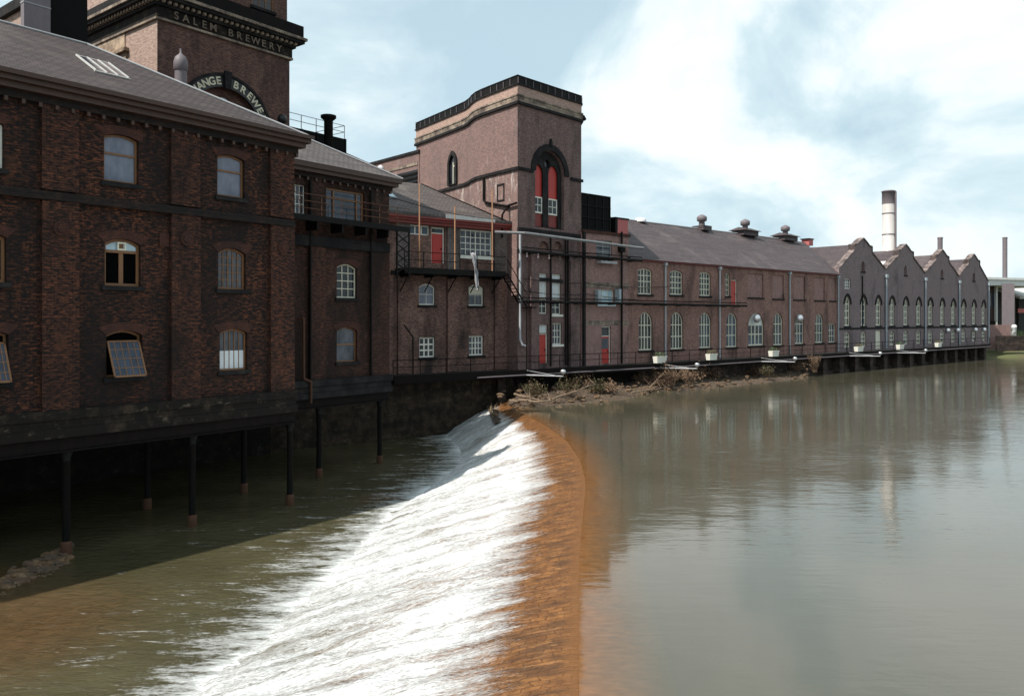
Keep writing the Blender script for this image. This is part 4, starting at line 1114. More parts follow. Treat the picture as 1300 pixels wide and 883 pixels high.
# lettering
def glyphs(text, size, mat, place, parent_b, name, weight=.0, sx=1.0):
    out = Mb()
    for i, ch in enumerate(text):
        if ch == ' ': continue
        cu = bpy.data.curves.new('t', 'FONT'); cu.body = ch; cu.size = size; cu.extrude = .02; cu.align_x = 'CENTER'; cu.align_y = 'CENTER'; cu.offset = weight
        ob = bpy.data.objects.new('t', cu); COL.objects.link(ob)
        dg = bpy.context.evaluated_depsgraph_get(); dg.update()
        me = bpy.data.meshes.new_from_object(ob.evaluated_get(dg))
        xc, zc_, a = place(i)
        ca, sa = cos(a), sin(a)
        vs = [(xc + (v.co.x * sx) * ca - v.co.y * sa, -v.co.z, zc_ + (v.co.x * sx) * sa + v.co.y * ca) for v in me.vertices]
        out.add(vs, [tuple(p.vertices) for p in me.polygons])
        bpy.data.objects.remove(ob); bpy.data.curves.remove(cu); bpy.data.meshes.remove(me)
    return out
txt = 'EXCHANGE BREWERY'
def place_arch(i):
    a = (168 - 66 * i / 7) if i < 8 else (77 - 66 * (i - 9) / 6)
    a = radians(a); r = (RO + RI) / 2 
    return ccx + r * cos(a), cz + r * sin(a), a - pi / 2
for i_, ch_ in enumerate(txt):
    if ch_ == ' ': continue
    m = glyphs(ch_, .60, None, lambda k, i_=i_: place_arch(i_), T1, 'x', .016); m.v = [(x, y - .10, z) for x, y, z in m.v]
    T1.part(m, 'arch_letter', 'sign_cream')
txt2 = 'SALEM BREWERY'
s0, s1_ = c0 + .95, c1 - .9
def place_fr(i): return s0 + (s1_ - s0) * i / (len(txt2) - 1), 16.42, 0
# square rings used round the tower
def around(z0, z1, out, name, mat):
    return T1.part(Mb().box(c0 - out, c1 + out, -out, 8.5 + out, z0, z1), name, mat)
around(15.92 + .081, 16.12, .16, 'lower_band', 'band_stone')
around(16.122, 16.72, .12, 'frieze', 'plinth_stone')
for i_, ch_ in enumerate(txt2):
    if ch_ == ' ': continue
    m = glyphs(ch_, .58, None, lambda k, i_=i_: place_fr(i_), T1, 'x', .008); m.v = [(x, y - .20, z) for x, y, z in m.v]
    T1.part(m, 'frieze_letter', 'worn_letter')
around(16.722, 16.86, .28, 'cornice_bed', 'soot_stone')
bl = []; u = c0 - .3
while u < c1 + .3: bl.append((u, u + .16, -.47, -.285, 16.862, 17.018)); u += .34
y = -.1
while y < 8.5: bl.append((c0 - .47, c0 - .285, y, y + .16, 16.862, 17.018)); y += .34
repeat_parts(T1, 'dentil', 'band_stone', bl)
around(16.863, 17.02, .27, 'dentil_bed', 'soot_stone')
around(17.022, 17.2, .66, 'cornice', 'soot_stone'); around(17.202, 17.36, .78, 'cornice_top', 'band_stone')
T1.part(Mb().box(c0 - .1, c1 + .1, -.1, 8.6, 17.362, 18.3), 'plinth_course', 'soot_stone')
# upper storey
T1.holes = []
for a in (.22, .78):
    uc_ = c0 + (c1 - c0) * a
    T1.opening(uc_ - .75, uc_ + .75, 18.6, 20.8, 'round', nx=3, nz=4, frame='wood_brown', pane='glass_dark', sill='soot_stone')
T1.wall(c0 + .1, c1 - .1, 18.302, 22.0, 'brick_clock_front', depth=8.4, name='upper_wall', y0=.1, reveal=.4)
T1.part(Mb().box(c0 + .08, c0 + .098, .1, 8.4, 18.302, 22.0), 'upper_side_wall', 'brick_clock_lit')
T1.part(Mb().box(c0 - .4, c1 + .4, -.4, 8.9, 22.0, 22.4), 'top_cornice', 'soot_stone')
v = [(c0 - .4, -.4, 22.4), (c1 + .4, -.4, 22.4), (c1 + .4, 8.9, 22.4), (c0 - .4, 8.9, 22.4), ((c0 + c1) / 2, 4.25, 24.2)]
T1.part(Mb().add(v, [(0, 1, 4), (1, 2, 4), (2, 3, 4), (3, 0, 4), (0, 3, 2, 1)]), 'roof', 'slate_mid')
# balustrade panels on the cornice
T1.part(Mb().box(c0 - .6, c1 + .6, -.62, -.55, 17.362, 18.1), 'cornice_panel', 'iron_dark')
# stone quoin/blocks on the lit side
T1.part(Mb().box(c0 - .12, c0 - .021, 3.2, 8.5, 14.1, 14.9).box(c0 - .3, c0 - .021, 3.0, 8.5, 14.902, 15.1).box(c0 - .08, c0 - .021, 3.4, 8.5, 15.1, 15.99), 'side_stone_band', 'clean_stone')
T1.part(Mb().box(c0 - .06, c0 - .021, 2.0, 2.5, 12.0, 13.6), 'side_stone_patch', 'clean_stone')
u = fc.u(352); z = fc.z(352, 153)
T1.part(Mb().lathe((u, -.5, z), [(.05, -.3), (.22, -.2), (.3, 0), (.22, .22), (.05, .3)], 12).tube((u, -.5, z - .2), (u, .02, z - .6), .05), 'globe_lamp', 'black_paint')
# flue in front of the tower
u = f1.u(229.5, 7.5); P = f1.loc(u, 7.5); zt = f1.z(229.5, 62, 7.5)
e = empty('capped_flue', (P.x, P.y, 10.2), 0, label='grey domed flue pipe rising behind the near slate roof', cat='flue')
Mb().lathe((0, 0, 0), [(.28, 0), (.28, zt - 10.2 - 1.1)], 16).build('pipe', 'duct_grey', e)
Mb().lathe((0, 0, zt - 10.2 - 1.1), [(.27, 0), (.33, .05), (.33, .45), (.26, .68), (.1, .82), (.05, .9), (.05, 1.1)], 16).build('cap', 'duct_grey', e)

# things behind the near roof, far left
def box_at(name, fac, px0, px1, p, dep, zb, zt, mat, label, cat, extra=None):
    u0, u1 = fac.u(px0, p), fac.u(px1, p); P = fac.loc((u0 + u1) / 2, p)
    e = empty(name, (P.x, P.y, zb), fac.rz, label=label, cat=cat)
    hw = (u1 - u0) / 2
    Mb().box(-hw, hw, 0, dep, 0, zt - zb).build('body', mat, e)
    return e, hw
e, hw = box_at('clad_duct', f1, 30.5, 64, 9, .35, 7, 17, 'duct_grey', 'smooth grey metal-clad duct tower at the top left corner', 'duct')
m = Mb()
for k in range(4): m.box(-hw - .02, hw + .02, -.02, .37, 4.6 + k * 2.2, 4.65 + k * 2.2)
m.build('seams', 'lead', e)
e, hw = box_at('black_hopper', f1, 64.5, 111, 9.4, 2.5, 6, 18, 'tank_black', 'tall black hopper between the grey duct and the brick tower', 'hopper')
Mb().box(-hw - .04, hw + .04, -.05, 2.6, 11.4, 11.7).build('band', 'tank_black', e)
# back brick building with a pitched roof, extreme left
_u = f1.u(46, 13); fb = Fac(f1.loc(_u, 13), (780, F)); _z = (HY + 11) / F * fb.P.y
BB = Building('rear_brick_house', fb, 'pale brick gabled house edge behind the roof at the extreme top left', 'building', -4.0, origin_u=0)
g = Mb().box(0, 1.2, 0, 14, -4, _z - .5)
BB.part(g, 'wall', 'brick_clock_lit')
BB.part(Mb().box(-.25, 1.4, -.25, 14.2, _z - .5, _z), 'parapet', 'soot_stone')
BB.part(Mb().box(-.06, -.002, 3.4, 4.3, _z - 5.5, _z - 3.2), 'window', 'glass_dark')

# black tank with railing and flue behind the annex
f14 = Fac(f1.loc(0, 14.5), (780, F))
a, b = f14.u(364), f14.u(438.5); zt = 12.65; P = f14.loc((a + b) / 2)
e = empty('railed_tank', (P.x, P.y, -4), f14.rz, label='large black water tank with thin handrail behind the annex roof', cat='tank')
hw = (b - a) / 2
Mb().box(-hw, hw, 0, 5, 13.8, zt + 4).build('tank_body', 'tank_black', e)
Mb().box(-hw + .2, hw - .2, .3, 4.7, 0, 13.8).build('support_block', 'brick_annex', e)
m = Mb()
for k in range(5): x = -hw + 2 * hw * k / 4; m.box(x - .05, x + .05, -.06, 0, 13.8, zt + 4)
m.build('stiffeners', 'iron_black', e)
m = Mb()
for k in range(5): x = -hw + 2 * hw * k / 4; m.tube((x, .1, zt + 4), (x, .1, zt + 4.95), .028)
for z in (.5, .95): m.tube((-hw, .1, zt + 4 + z), (hw, .1, zt + 4 + z), .025); m.tube((hw, .1, zt + 4 + z), (hw, 5, zt + 4 + z), .025)
for y in (1.7, 3.3, 5): m.tube((hw, y, zt + 4), (hw, y, zt + 4.95), .028)
m.build('handrail', 'pipe_grey', e)
u = f14.u(417, -1.2); P = f14.loc(u, -1.2)
tag(Mb().lathe((0, 0, 0), [(.30, 0), (.30, 9.1), (.34, 9.15), (.52, 9.3), (.52, 9.45), (.3, 9.5)], 16).build('round_flue', 'iron_dark'), 'dark round flue with flared top in front of the railed tank', 'flue').location = (P.x, P.y, f14.z(417, 146, -1.2) - 9.5)

# roof building between annex and tower
fr = Fac(f1.loc(0, 15.0), (780, F))
a, b = fr.u(425), fr.u(507)
RB = Building('rear_slate_building', fr, 'small low slate-roofed building behind the annex, left of the tall tower', 'building', -4.0, origin_u=a)
zt = fr.z(507, 225); 
RB.part(Mb().box(a, b - .5, .4, 8, -4, zt - .25), 'wall', 'brick_annex')
RB.part(Mb().box(a, b, 0, 8.4, zt - .25, zt), 'eaves', 'iron_dark')
RB.part(hip_roof(a, b + .1, -.1, 8.5, zt + .002, zt + 2.2), 'roof', 'slate_mid')
# louvred building left of the tower's side wall
LX = (-8.4, 72.2)
fl = Fac((-15.0, 79.5), (6.6, -7.3))
LB = Building('louvred_building', fl, 'brick building with dark louvres just left of the tall tower wall', 'building', -4.0)
LB.part(Mb().box(0, 9.8, 0, 8, -4, 15.1), 'wall', 'brick_tower')
LB.part(Mb().box(-.1, 9.9, -.12, 8.1, 15.102, 15.35), 'coping', 'soot_stone')
m = Mb()
for k in range(9): m.box(6.3, 9.6, -.14, -.002, 9.8 + k * .42, 10.0 + k * .42)
LB.part(m, 'louvres', 'iron_dark'); LB.part(Mb().box(6.3, 9.6, -.03, -.001, 9.7, 13.6), 'louvre_recess', 'black_paint')
LB.part(Mb().box(2.0, 9.6, -.06, -.001, 14.0, 14.25), 'band', 'band_stone')
P = fl.loc(5.0, -1.0); e = empty('white_capped_vent', (P.x, P.y, 9.5), 0, label='thin dark roof vent pipe with small white cap left of the tall tower', cat='vent')
Mb().tube((0, 0, 0), (0, 0, 4.6), .22, n=10).build('pipe', 'iron_dark', e); Mb().lathe((0, 0, 4.6), [(.3, 0), (.3, .25), (.1, .4)], 10).build('cap', 'plastic_white', e)

# ============================================================ walkway, quay walls
def edge_pt(px, Y): return Vector(((px - CX) / F * Y, Y))
E0 = edge_pt(500, 52.0); E1 = edge_pt(830, 66.5); E2 = edge_pt(1257, 118.3)
Em = Vector((-13.5, 47.6))
fe1 = Fac(E0, E1 - E0); fe2 = Fac(E1, E2 - E1)
L1, L2 = (E1 - E0).length, (E2 - E1).length
dk = Mb()
def poly_slab(pts, z0, z1): 
    ar = sum(pts[i][0] * pts[(i + 1) % len(pts)][1] - pts[(i + 1) % len(pts)][0] * pts[i][1] for i in range(len(pts)))
    dk.slab(pts if ar > 0 else pts[::-1], z0, z1)
i0 = fe1.loc(-.5, 5); i1 = fe2.loc(0, 6); i2 = fe2.loc(L2 + .5, 6)
poly_slab([tuple(E0), tuple(E1), tuple(E2), tuple(i2), tuple(i1), tuple(i0)], -4.0, -3.76)
tag(dk.build('walkway', 'deck'), kind='structure')
m = Mb()
def beam(f, a, b, y0, y1, z0, z1):
    v = []
    for z in (z0, z1):
        for (x, y) in ((a, y0), (b, y0), (b, y1), (a, y1)):
            q_ = f.loc(x, y); v.append((q_.x, q_.y, z))
    m.add(v, [(0, 3, 2, 1), (4, 5, 6, 7), (0, 1, 5, 4), (1, 2, 6, 5), (2, 3, 7, 6), (3, 0, 4, 7)])
beam(fe1, 0, L1, -.06, .06, -4.25, -3.70); beam(fe2, 0.06, L2, -.06, .06, -4.2, -3.70)
beam(fe1, 0, L1, .9, 1.1, -4.3, -4.0)
m.build('walkway_edge_beam', 'iron_dark'); tag(bpy.data.objects['walkway_edge_beam'], 'dark iron edge beam along the whole riverside walkway', 'beam')
m = Mb()      # pale service pipe clipped along the edge
for f, l0, l1 in ((fe1, 6.5, L1), (fe2, 0, L2)):
    a, b = f.loc(l0, -.12), f.loc(l1, -.12); m.tube((a.x, a.y, -4.1), (b.x, b.y, -4.05), .05)
tag(m.build('service_pipe', 'duct_grey'), 'thin pale pipe clipped along the edge of the walkway', 'pipe')
def railing(f, l0, l1, label, step=2.0, name='railing'):
    e = empty('walkway_railing', (*f.loc((l0 + l1) / 2, .1), -3.76), f.rz, label=label, cat='railing', group='iron railings along the walkway')
    h = (l1 - l0) / 2; n = int((l1 - l0) / step)
    for i in range(n + 1):
        x = -h + 2 * h * i / n
        Mb().tube((x, 0, 0), (x, 0, 1.08), .032, n=6).build('post', 'iron_dark', e)
    Mb().tube((-h, 0, 1.05), (h, 0, 1.05), .028, n=6).tube((-h, 0, .6), (h, 0, .6), .02, n=6).build('rails', 'iron_dark', e)
railing(fe1, 0, L1, 'iron railing in front of the red-fascia building and the tall tower')
railing(fe2, .2, 34, 'iron railing in front of the long hall', 2.4)
railing(fe2, 34.2, L2, 'iron railing in front of the four gables', 2.8)
# stone wall under the brewhouse; dark back wall of the undercroft
def wall_thing(name, f, a, b, y0, y1, z0, z1, mat, label):
    P = f.loc((a + b) / 2, y0); h = (b - a) / 2
    o = Mb().box(-h, h, 0, y1 - y0, 0, z1 - z0).build(name, mat); o.location = (P.x, P.y, z0); o.rotation_euler = (0, 0, f.rz)
    return tag(o, label, 'wall')
wall_thing('river_wall', f3, -13, 10.4, -.1, 4, LOW - 1, -4.01, 'wet_stone', 'dark wet stone river wall beneath the red-fascia building, behind the weir')
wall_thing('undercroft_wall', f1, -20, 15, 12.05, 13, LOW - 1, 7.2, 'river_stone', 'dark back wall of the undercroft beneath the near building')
# a coping + stone post near the weir head
P = f3.loc(f3.u(637, -.6), -.6)
tag(Mb().box(-.28, .28, -.3, .3, 0, 2.6).build('stone_post', 'quay_stone'), 'short squared stone post against the river wall at the head of the weir', 'post').location = (P.x, P.y, -6.9)
# quay wall with buttresses (hall, gables)
e = empty('quay_wall', (*fe2.loc(L2 / 2, 1.4), UP - 1), fe2.rz, label='long brick and stone quay wall with buttresses below the hall and gables', cat='wall')
h = L2 / 2
Mb().box(-h, h, 0, 5, 0, 2.95).build('wall_face', 'quay_stone', e)
xx = -h + 30
while xx < h:
    Mb().box(xx - .45, xx + .45, -.9, -.002, 0, 2.7).build('buttress', 'quay_stone', e); xx += 3.7
Mb().box(-h + 24, h, -.25, -.003, .9, 1.25).build('footing', 'quay_stone', e)
e = empty('embankment_wall', (*fe1.loc(L1 / 2 + 4, 1.6), UP - 1), fe1.rz, label='dark wall beneath the walkway in front of the tall tower, behind the bushes', cat='wall')
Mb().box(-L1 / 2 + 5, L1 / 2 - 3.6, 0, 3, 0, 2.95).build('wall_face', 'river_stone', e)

# floodlight booms
def boom(px, f, px0, py0, label):
    a = f.loc(f.u(px0, -.1), -.1)
    e = empty('floodlight_boom', (a.x, a.y, -4.1), f.rz, label=label, cat='floodlight', group='floodlights on booms over the river')
    ln = 3.0
    Mb().tube((0, 0, 0), (1.0, -ln, .05), .045, n=6).tube((.1, .1, .35), (.85, -ln * .8, .06), .02, n=6).build('boom', 'pipe_grey', e)
    Mb().lathe((1.0, -ln, .02), [(.03, 0), (.03, .18), (.16, .2), (.2, .42), (.12, .5)], 10).build('lamp_head', 'silver', e)
boom(0, fe1, 668, 0, 'floodlight on a boom in front of the tall tower, nearest of the row')
boom(0, fe2, 838, 0, 'floodlight on a boom below the left end of the long hall')
boom(0, fe2, 966, 0, 'floodlight on a boom below the right part of the long hall')
boom(0, fe2, 1078, 0, 'floodlight on a boom below the first gable')
boom(0, fe2, 1138, 0, 'farthest floodlight on a boom, below the second gable')
# planters
def planter(px, f, w, label, seed):
    u = f.u(px, -.18); P = f.loc(u, -.2); rnd = random.Random(seed)
    e = empty('flower_trough', (P.x, P.y, -3.66), f.rz, label=label, cat='planter', group='white flower troughs on the walkway edge')
    Mb().add([(-w * .9, -.2, 0), (w * .9, -.2, 0), (w * .9, .2, 0), (-w * .9, .2, 0), (-w, -.25, .55), (w, -.25, .55), (w, .25, .55), (-w, .25, .55)],
             [(0, 3, 2, 1), (4, 5, 6, 7), (0, 1, 5, 4), (1, 2, 6, 5), (2, 3, 7, 6), (3, 0, 4, 7)]).box(-w - .03, w + .03, -.28, -.22, .5, .57).build('trough', 'white_paint', e)
    m = Mb()
    for _ in range(60):
        c = Vector((rnd.uniform(-w, w) * .9, rnd.uniform(-.2, .2), .55 + rnd.random() * .32)); a = Vector((rnd.uniform(-1, 1), rnd.uniform(-1, 1), rnd.uniform(-1, 1))).normalized() * .09; b = a.orthogonal().normalized() * .05
        m.add([c - a, c + b, c + a, c - b], [(0, 1, 2, 3)])
    m.build('foliage', 'leaf_green' if seed % 2 else 'leaf_dull', e)
planter(837.5, fe2, .65, 'white flower trough on the walkway beside the first downpipe, leftmost of the row', 1)
planter(903, fe2, .58, 'white flower trough on the walkway below the second grey downpipe', 2)
planter(982, fe2, .62, 'white flower trough with plants in front of the arched windows mid-hall', 3)
planter(1090, fe2, .7, 'white flower trough below the first gable', 4)
planter(1142.5, fe2, .65, 'white flower trough below the second gable', 5)
planter(1191, fe2, .6, 'farthest white flower trough, below the third gable', 6)

# big pipe bridging tower, gantries
def pipe_thing(name, pts, r, mat, label, cat):
    o = Mb().path([tuple(Vector(p) - Vector(pts[0])) for p in pts], r, 10).build(name, mat); o.location = pts[0]; return tag(o, label, cat)
a = f3.loc(f3.u(628, -1.3), -1.3); b = fh.loc(fh.u(805, -.9), -.9)
pipe_thing('overhead_pipe', [(a.x, a.y, 6.25), (*ft.loc(-.4, -1.1), 6.2), (b.x, b.y, 6.0), (b.x + .9, b.y + .8, 6.0)], .11, 'pipe_dull', 'pale grey overhead pipe running across the front of the tall tower', 'pipe')
def gantry(pts, z, label, dz=.28):
    e = empty('pipe_gantry', (pts[0].x, pts[0].y, z), 0, label=label, cat='pipe gantry')
    m = Mb(); q0 = Vector((pts[0].x, pts[0].y, 0))
    for a, b in zip(pts, pts[1:]):
        A = Vector((a.x, a.y, 0)) - q0; B = Vector((b.x, b.y, 0)) - q0
        for k, r in ((0, .10), (dz, .045)):
            m.tube(A + Vector((0, 0, k)), B + Vector((0, 0, k)), r, n=6)
    m.build('pipes', 'iron_black', e)
    m = Mb()
    for a, b in zip(pts, pts[1:]):
        d = (b - a); l = d.length; d = d / l; n_ = Vector((-d.y, d.x)); k = int(l / 2.2)
        for i in range(k):
            c = a + d * (l * (i + .5) / k) ; c0_ = Vector((c.x, c.y, -.1)) - q0; c1_ = c0_ + Vector((n_.x, n_.y, 0)) * 1.0
            m.tube(c0_, c1_, .035, n=5)
    m.build('brackets', 'iron_black', e)
gantry([ft.loc(-.3, -.75), ft.loc(W2, -.75), fh.loc(fh.u(742, -.7), -.7), fh.loc(fh.u(815, -.7), -.7)], 4.95, 'upper black pipe gantry across the tower and the pinkish block')
gantry([ft.loc(-.3, -.75), ft.loc(W2, -.75), fh.loc(fh.u(742, -.7), -.7), fh.loc(fh.u(948, -.7), -.7)], 1.3, 'lower black pipe gantry running from the tower to the upper red door')
def cable(pts, r, label):
    q0 = Vector(pts[0]); m = Mb()
    for a, b in zip(pts, pts[1:]):
        a, b = Vector(a), Vector(b); prev = a
        for i in range(1, 9):
            t = i / 8; p = a.lerp(b, t) - Vector((0, 0, .25 * 4 * t * (1 - t) * (b - a).length / 12)); m.tube(prev - q0, p - q0, r, n=5); prev = p
    o = m.build('cable', 'iron_black'); o.location = q0; tag(o, label, 'cable')
cable([(*ft.loc(0, -.5), 3.0), (*ft.loc(W2, -.5), 2.9), (*fh.loc(fh.u(850, -.4), -.4), 2.9)], .025, 'sagging black cable slung across the tower and hall at upper window height')
cable([(*ft.loc(0, -.5), 2.1), (*ft.loc(W2, -.5), 2.0), (*fh.loc(fh.u(925, -.4), -.4), 1.95)], .025, 'black cable just above the lower pipe gantry')
cable([(*f2.loc(f2.u(440), -1.3), 6.9), (*f3.loc(f3.u(625), -1.4), 7.2)], .02, 'thin cable from the annex balcony to the scaffold pole')

# ============================================================ chimneys
def stack(name, px0, px1, ytop, Y, label, mat, zb=-4, top=None):
    X = ((px0 + px1) / 2 - CX) / F * Y; r = (px1 - px0) / 2 / F * Y; H = (HY - ytop) / F * Y - zb
    e = empty(name, (X, Y, zb), 0, label=label, cat='chimney')
    k = 2.0 if top else .25
    Mb().lathe((0, 0, 0), [(r * 1.12, 0), (r * 1.02, H * .55), (r, H * .551), (r, H - k)], 24).build('shaft', mat, e)
    Mb().lathe((0, 0, H - k), [(r * 1.03, 0), (r * 1.03, k - .25), (r * 1.15, k - .2), (r * 1.15, k - .1), (r * .9, k)], 24).build('rim', top or mat, e)
    return e, r, H
e, r, H = stack('steel_chimney', 1120.5, 1135.5, 242, 118, 'wide shiny steel chimney with dark top rising behind the gables', 'steel_stack', top='duct_grey')
m = Mb()
for k in range(5): z = H - 3.5 - k * 3.1; m.lathe((0, 0, z), [(r * 1.0, 0), (r * 1.05, .03), (r * 1.05, .15), (r * 1.0, .18)], 24)
m.build('bands', 'duct_grey', e)
Mb().tube((r * .85, -r * .75, 3), (r * .85, -r * .75, H - .2), .14, n=8).build('ladder_pipe', 'duct_grey', e)
stack('thin_chimney', 1190.5, 1196.5, 301, 128, 'thin dark chimney pipe standing behind the third gable', 'duct_grey')
stack('thin_chimney', 1273, 1278.5, 301, 175, 'lone thin dark chimney at the right behind the flat roofed sheds', 'duct_grey')
stack('thin_chimney', 1187, 1188.5, 304, 160, 'very slender mast beside the thin chimney behind the third gable', 'duct_grey') if False else None

# small roof house behind gables
P = fh.loc(g0 + 11, 12); e = empty('roof_house', (P.x, P.y, 5.5), fh.rz, label='small pink plant house with dark roof between the first gable and the steel chimney', cat='roof house')
Mb().box(-2, 2, -1.5, 1.5, 0, 3.6).build('wall', 'brick_block', e)
Mb().add([(-2.3, -1.8, 3.6), (2.3, -1.8, 3.6), (2.3, 1.8, 3.6), (-2.3, 1.8, 3.6), (-1.5, 0, 4.5), (1.5, 0, 4.5)], [(0, 1, 5, 4), (2, 3, 4, 5), (1, 2, 5), (3, 0, 4), (0, 3, 2, 1)]).build('roof', 'slate_hall', e)

# ============================================================ far right buildings
fr_ = Fac(((1256 - CX) / F * 140, 140), (.93, .37))
FB = Building('flat_roof_shed', fr_, 'modern shed with broad white flat roof beyond the last gable', 'building', -4.6)
zr0, zr1 = 5.9, 7.3
FB.part(Mb().box(-3, 3.2, 1, 14, -4.6, zr0), 'wall', 'dark_brick_far')
FB.part(Mb().box(-4, 16, -1.0, 16, zr0, zr1 - .4).box(-4.3, 16.3, -1.3, 16.3, zr1 - .4, zr1), 'roof', 'roof_white')
m = Mb()
for k in range(3): m.box(-.2 + k * 1.1, .5 + k * 1.1, .9, .98, 2.2, 4.6)
FB.part(m, 'window', 'glass_hall'); FB.part(Mb().box(2.3, 2.6, .4, .8, -1, zr0), 'post', 'roof_white')
FB.part(Mb().box(-3, 3.2, .6, 1, -1.6, -.3), 'lower_band', 'iron_dark')
e, hw = box_at('grey_silo_tower', Fac(((1272 - CX) / F * 138, 138), (.88, -.48)), 1272, 1288, 0, .8, -4.6, (HY - 361) / F * 142, 'duct_grey', 'plain dark grey rectangular tower in front of the white roofed shed', 'tower')
Mb().box(-hw - .02, hw + .02, -.03, .83, 0, 3.4).build('brick_base', 'brick_gable', e)
fq = Fac(((1289 - CX) / F * 150, 150), (.95, .3))
FD = Building('open_shed', fq, 'open sided shed with pale sloping roof and red beam at the right edge', 'building', -4.6)
FD.part(Mb().add([(0, -1, 4.2), (30, -1, 4.2), (30, 12, 8.6), (0, 12, 8.6), (0, -1, 3.8), (30, -1, 3.8), (30, 12, 8.2), (0, 12, 8.2)], [(0, 1, 2, 3), (7, 6, 5, 4), (0, 4, 5, 1), (1, 5, 6, 2), (2, 6, 7, 3), (3, 7, 4, 0)]), 'roof', 'roof_pale')
FD.part(Mb().box(0, 30, -.6, -.3, 1.2, 2.0), 'beam', 'red_pink')
m = Mb()
for k in range(7): m.box(k * 4.8, k * 4.8 + .35, -.5, -.15, -4.6, 3.8)
FD.part(m, 'posts', 'iron_dark'); FD.part(Mb().box(0, 30, 11, 11.4, -4.6, 8), 'rear_wall', 'black_paint')
fw_ = Fac(((1252 - CX) / F * 127, 127), (1, .25))
o = wall_thing('yard_wall', fw_, 0, 4.6, 0, .5, -4.8, -.9, 'brick_block', 'low reddish brick yard wall between the last gable and the grassy bank')
o = wall_thing('yard_fence', fw_, -.5, 5.2, -2.5, -2.3, -5, -2.6, 'quay_stone', 'dark stone garden wall above the grass bank beside the last gable')
P = edge_pt(1287.5, 132); e = empty('white_kiosk_post', (P.x, P.y, -4.8), 0, label='white cylindrical post standing on the grass bank at the right edge', cat='post')
Mb().lathe((0, 0, 0), [(.35, 1.5), (.35, 3.3), (.4, 3.35), (.4, 3.7), (.2, 3.9)], 14).build('drum', 'plastic_white', e)
Mb().tube((0, 0, 0), (0, 0, 1.5), .2).build('stem', 'iron_dark', e)
# distant city behind
for i, (px0, px1, yt, Y, mt, lb) in enumerate(((1296, 1330, 372, 210, 'brick_block', 'distant brown block at the far right edge behind the open shed'), )):
    e, hw = box_at('distant_block', Fac(((px0 - CX) / F * Y, Y), (.95, .3)), px0, px1, 0, 12, -4.6, (HY - yt) / F * Y, mt, lb, 'building')
    m = Mb()
    for k in range(4):
        for j in range(3): m.box(-hw + 1 + k * 1.9, -hw + 2.2 + k * 1.9, -.05, 0, 2 + j * 2.8, 3.6 + j * 2.8)
    m.build('windows', 'glass_hall', e)

# ============================================================ terrain and water
def grid_obj(name, mat, rows, attrs=None, kind='structure'):
    nr, nc = len(rows), len(rows[0]); m = Mb()
    vs = [p for r in rows for p in r]
    m.add(vs, [(i * nc + j, i * nc + j + 1, (i + 1) * nc + j + 1, (i + 1) * nc + j) for i in range(nr - 1) for j in range(nc - 1)], True)
    o = m.build(name, mat)
    if o.data.polygons[0].normal.z < 0: o.data.flip_normals()
    if attrs:
        for an, fn in attrs.items():
            a = o.data.attributes.new(an, 'FLOAT', 'POINT')
            for i, p in enumerate(vs): a.data[i].value = fn(p)
    return tag(o, kind=kind)
KEY = [(-60, -2, -16), (-5, .3, -9), (12, 1.0, -7.6), (15.5, 1.3, -7.1), (18.45, 1.55, -6.6), (21, 1.8, -6.2), (24.2, 2.15, -5.9), (28.6, 2.67, -5.4), (33.5, 2.9, -5), (39.4, 2.69, -3.7),
       (44.3, 1.95, -2.9), (46.4, 1.6, -2.9), (49, .95, -3.2), (51.4, .3, -3.6), (56, -.2, -4.7), (60.5, -.4, -5.2)]
def key(Y):
    for a, b in zip(KEY, KEY[1:]):
        if Y <= b[0]:
            t = (Y - a[0]) / (b[0] - a[0]); 
            return a[1] + (b[1] - a[1]) * t, a[2] + (b[2] - a[2]) * t
    return KEY[-1][1:]
def key_s(Y):
    c = [key(Y + d) for d in (-1.2, -.6, 0, .6, 1.2)]; return sum(x[0] for x in c) / 5, sum(x[1] for x in c) / 5
# weir
Ys = [-30 + i * 3 for i in range(12)] + [4 + .22 * i for i in range(257)]
nv = 90; rows = []; run = []; uvs = []
for Y in Ys:
    xc, xf = key_s(Y); row = []
    for j in range(nv + 1):
        v = j / nv; x = xc + (xf - 1.5 - xc) * v; vr = min(1.15, v * (xf - 1.5 - xc) / (xf - xc))
        z = UP - .012 - (UP - LOW) * (.30 * vr + .70 * vr ** 1.35) * 1.0
        am = min(1, max(0, (vr - .12) / .25))
        nz_ = mnoise.fractal(Vector((x * .55, Y * 1.7, 3)), .7, 2.2, 4)
        nz2 = mnoise.fractal(Vector((x * 2.0, Y * 4.5, 7)), .6, 2.1, 3)
        z += am * (.10 * nz_ + .04 * nz2) + .012 * nz2
        if vr > 1: z = min(z, LOW + .06)
        row.append((x, Y, z)); run.append(min(1, vr)); uvs.append((-(x - xc), Y))
    rows.append(row)
nr, nc = len(rows), nv + 1; m = Mb()
m.add([p for r in rows for p in r], [(i * nc + j, (i + 1) * nc + j, (i + 1) * nc + j + 1, i * nc + j + 1) for i in range(nr - 1) for j in range(nc - 1)], True)
wo = m.build('weir', 'weir_water')
if wo.data.polygons[5000].normal.z < 0: wo.data.flip_normals()
a = wo.data.attributes.new('run', 'FLOAT', 'POINT')
for i, r in enumerate(run): a.data[i].value = r
ul = wo.data.uv_layers[0].data
for lp in wo.data.loops: ul[lp.index].uv = uvs[lp.vertex_index]
tag(wo, 'sloping orange-brown stone weir with white water rushing down its face', 'weir')
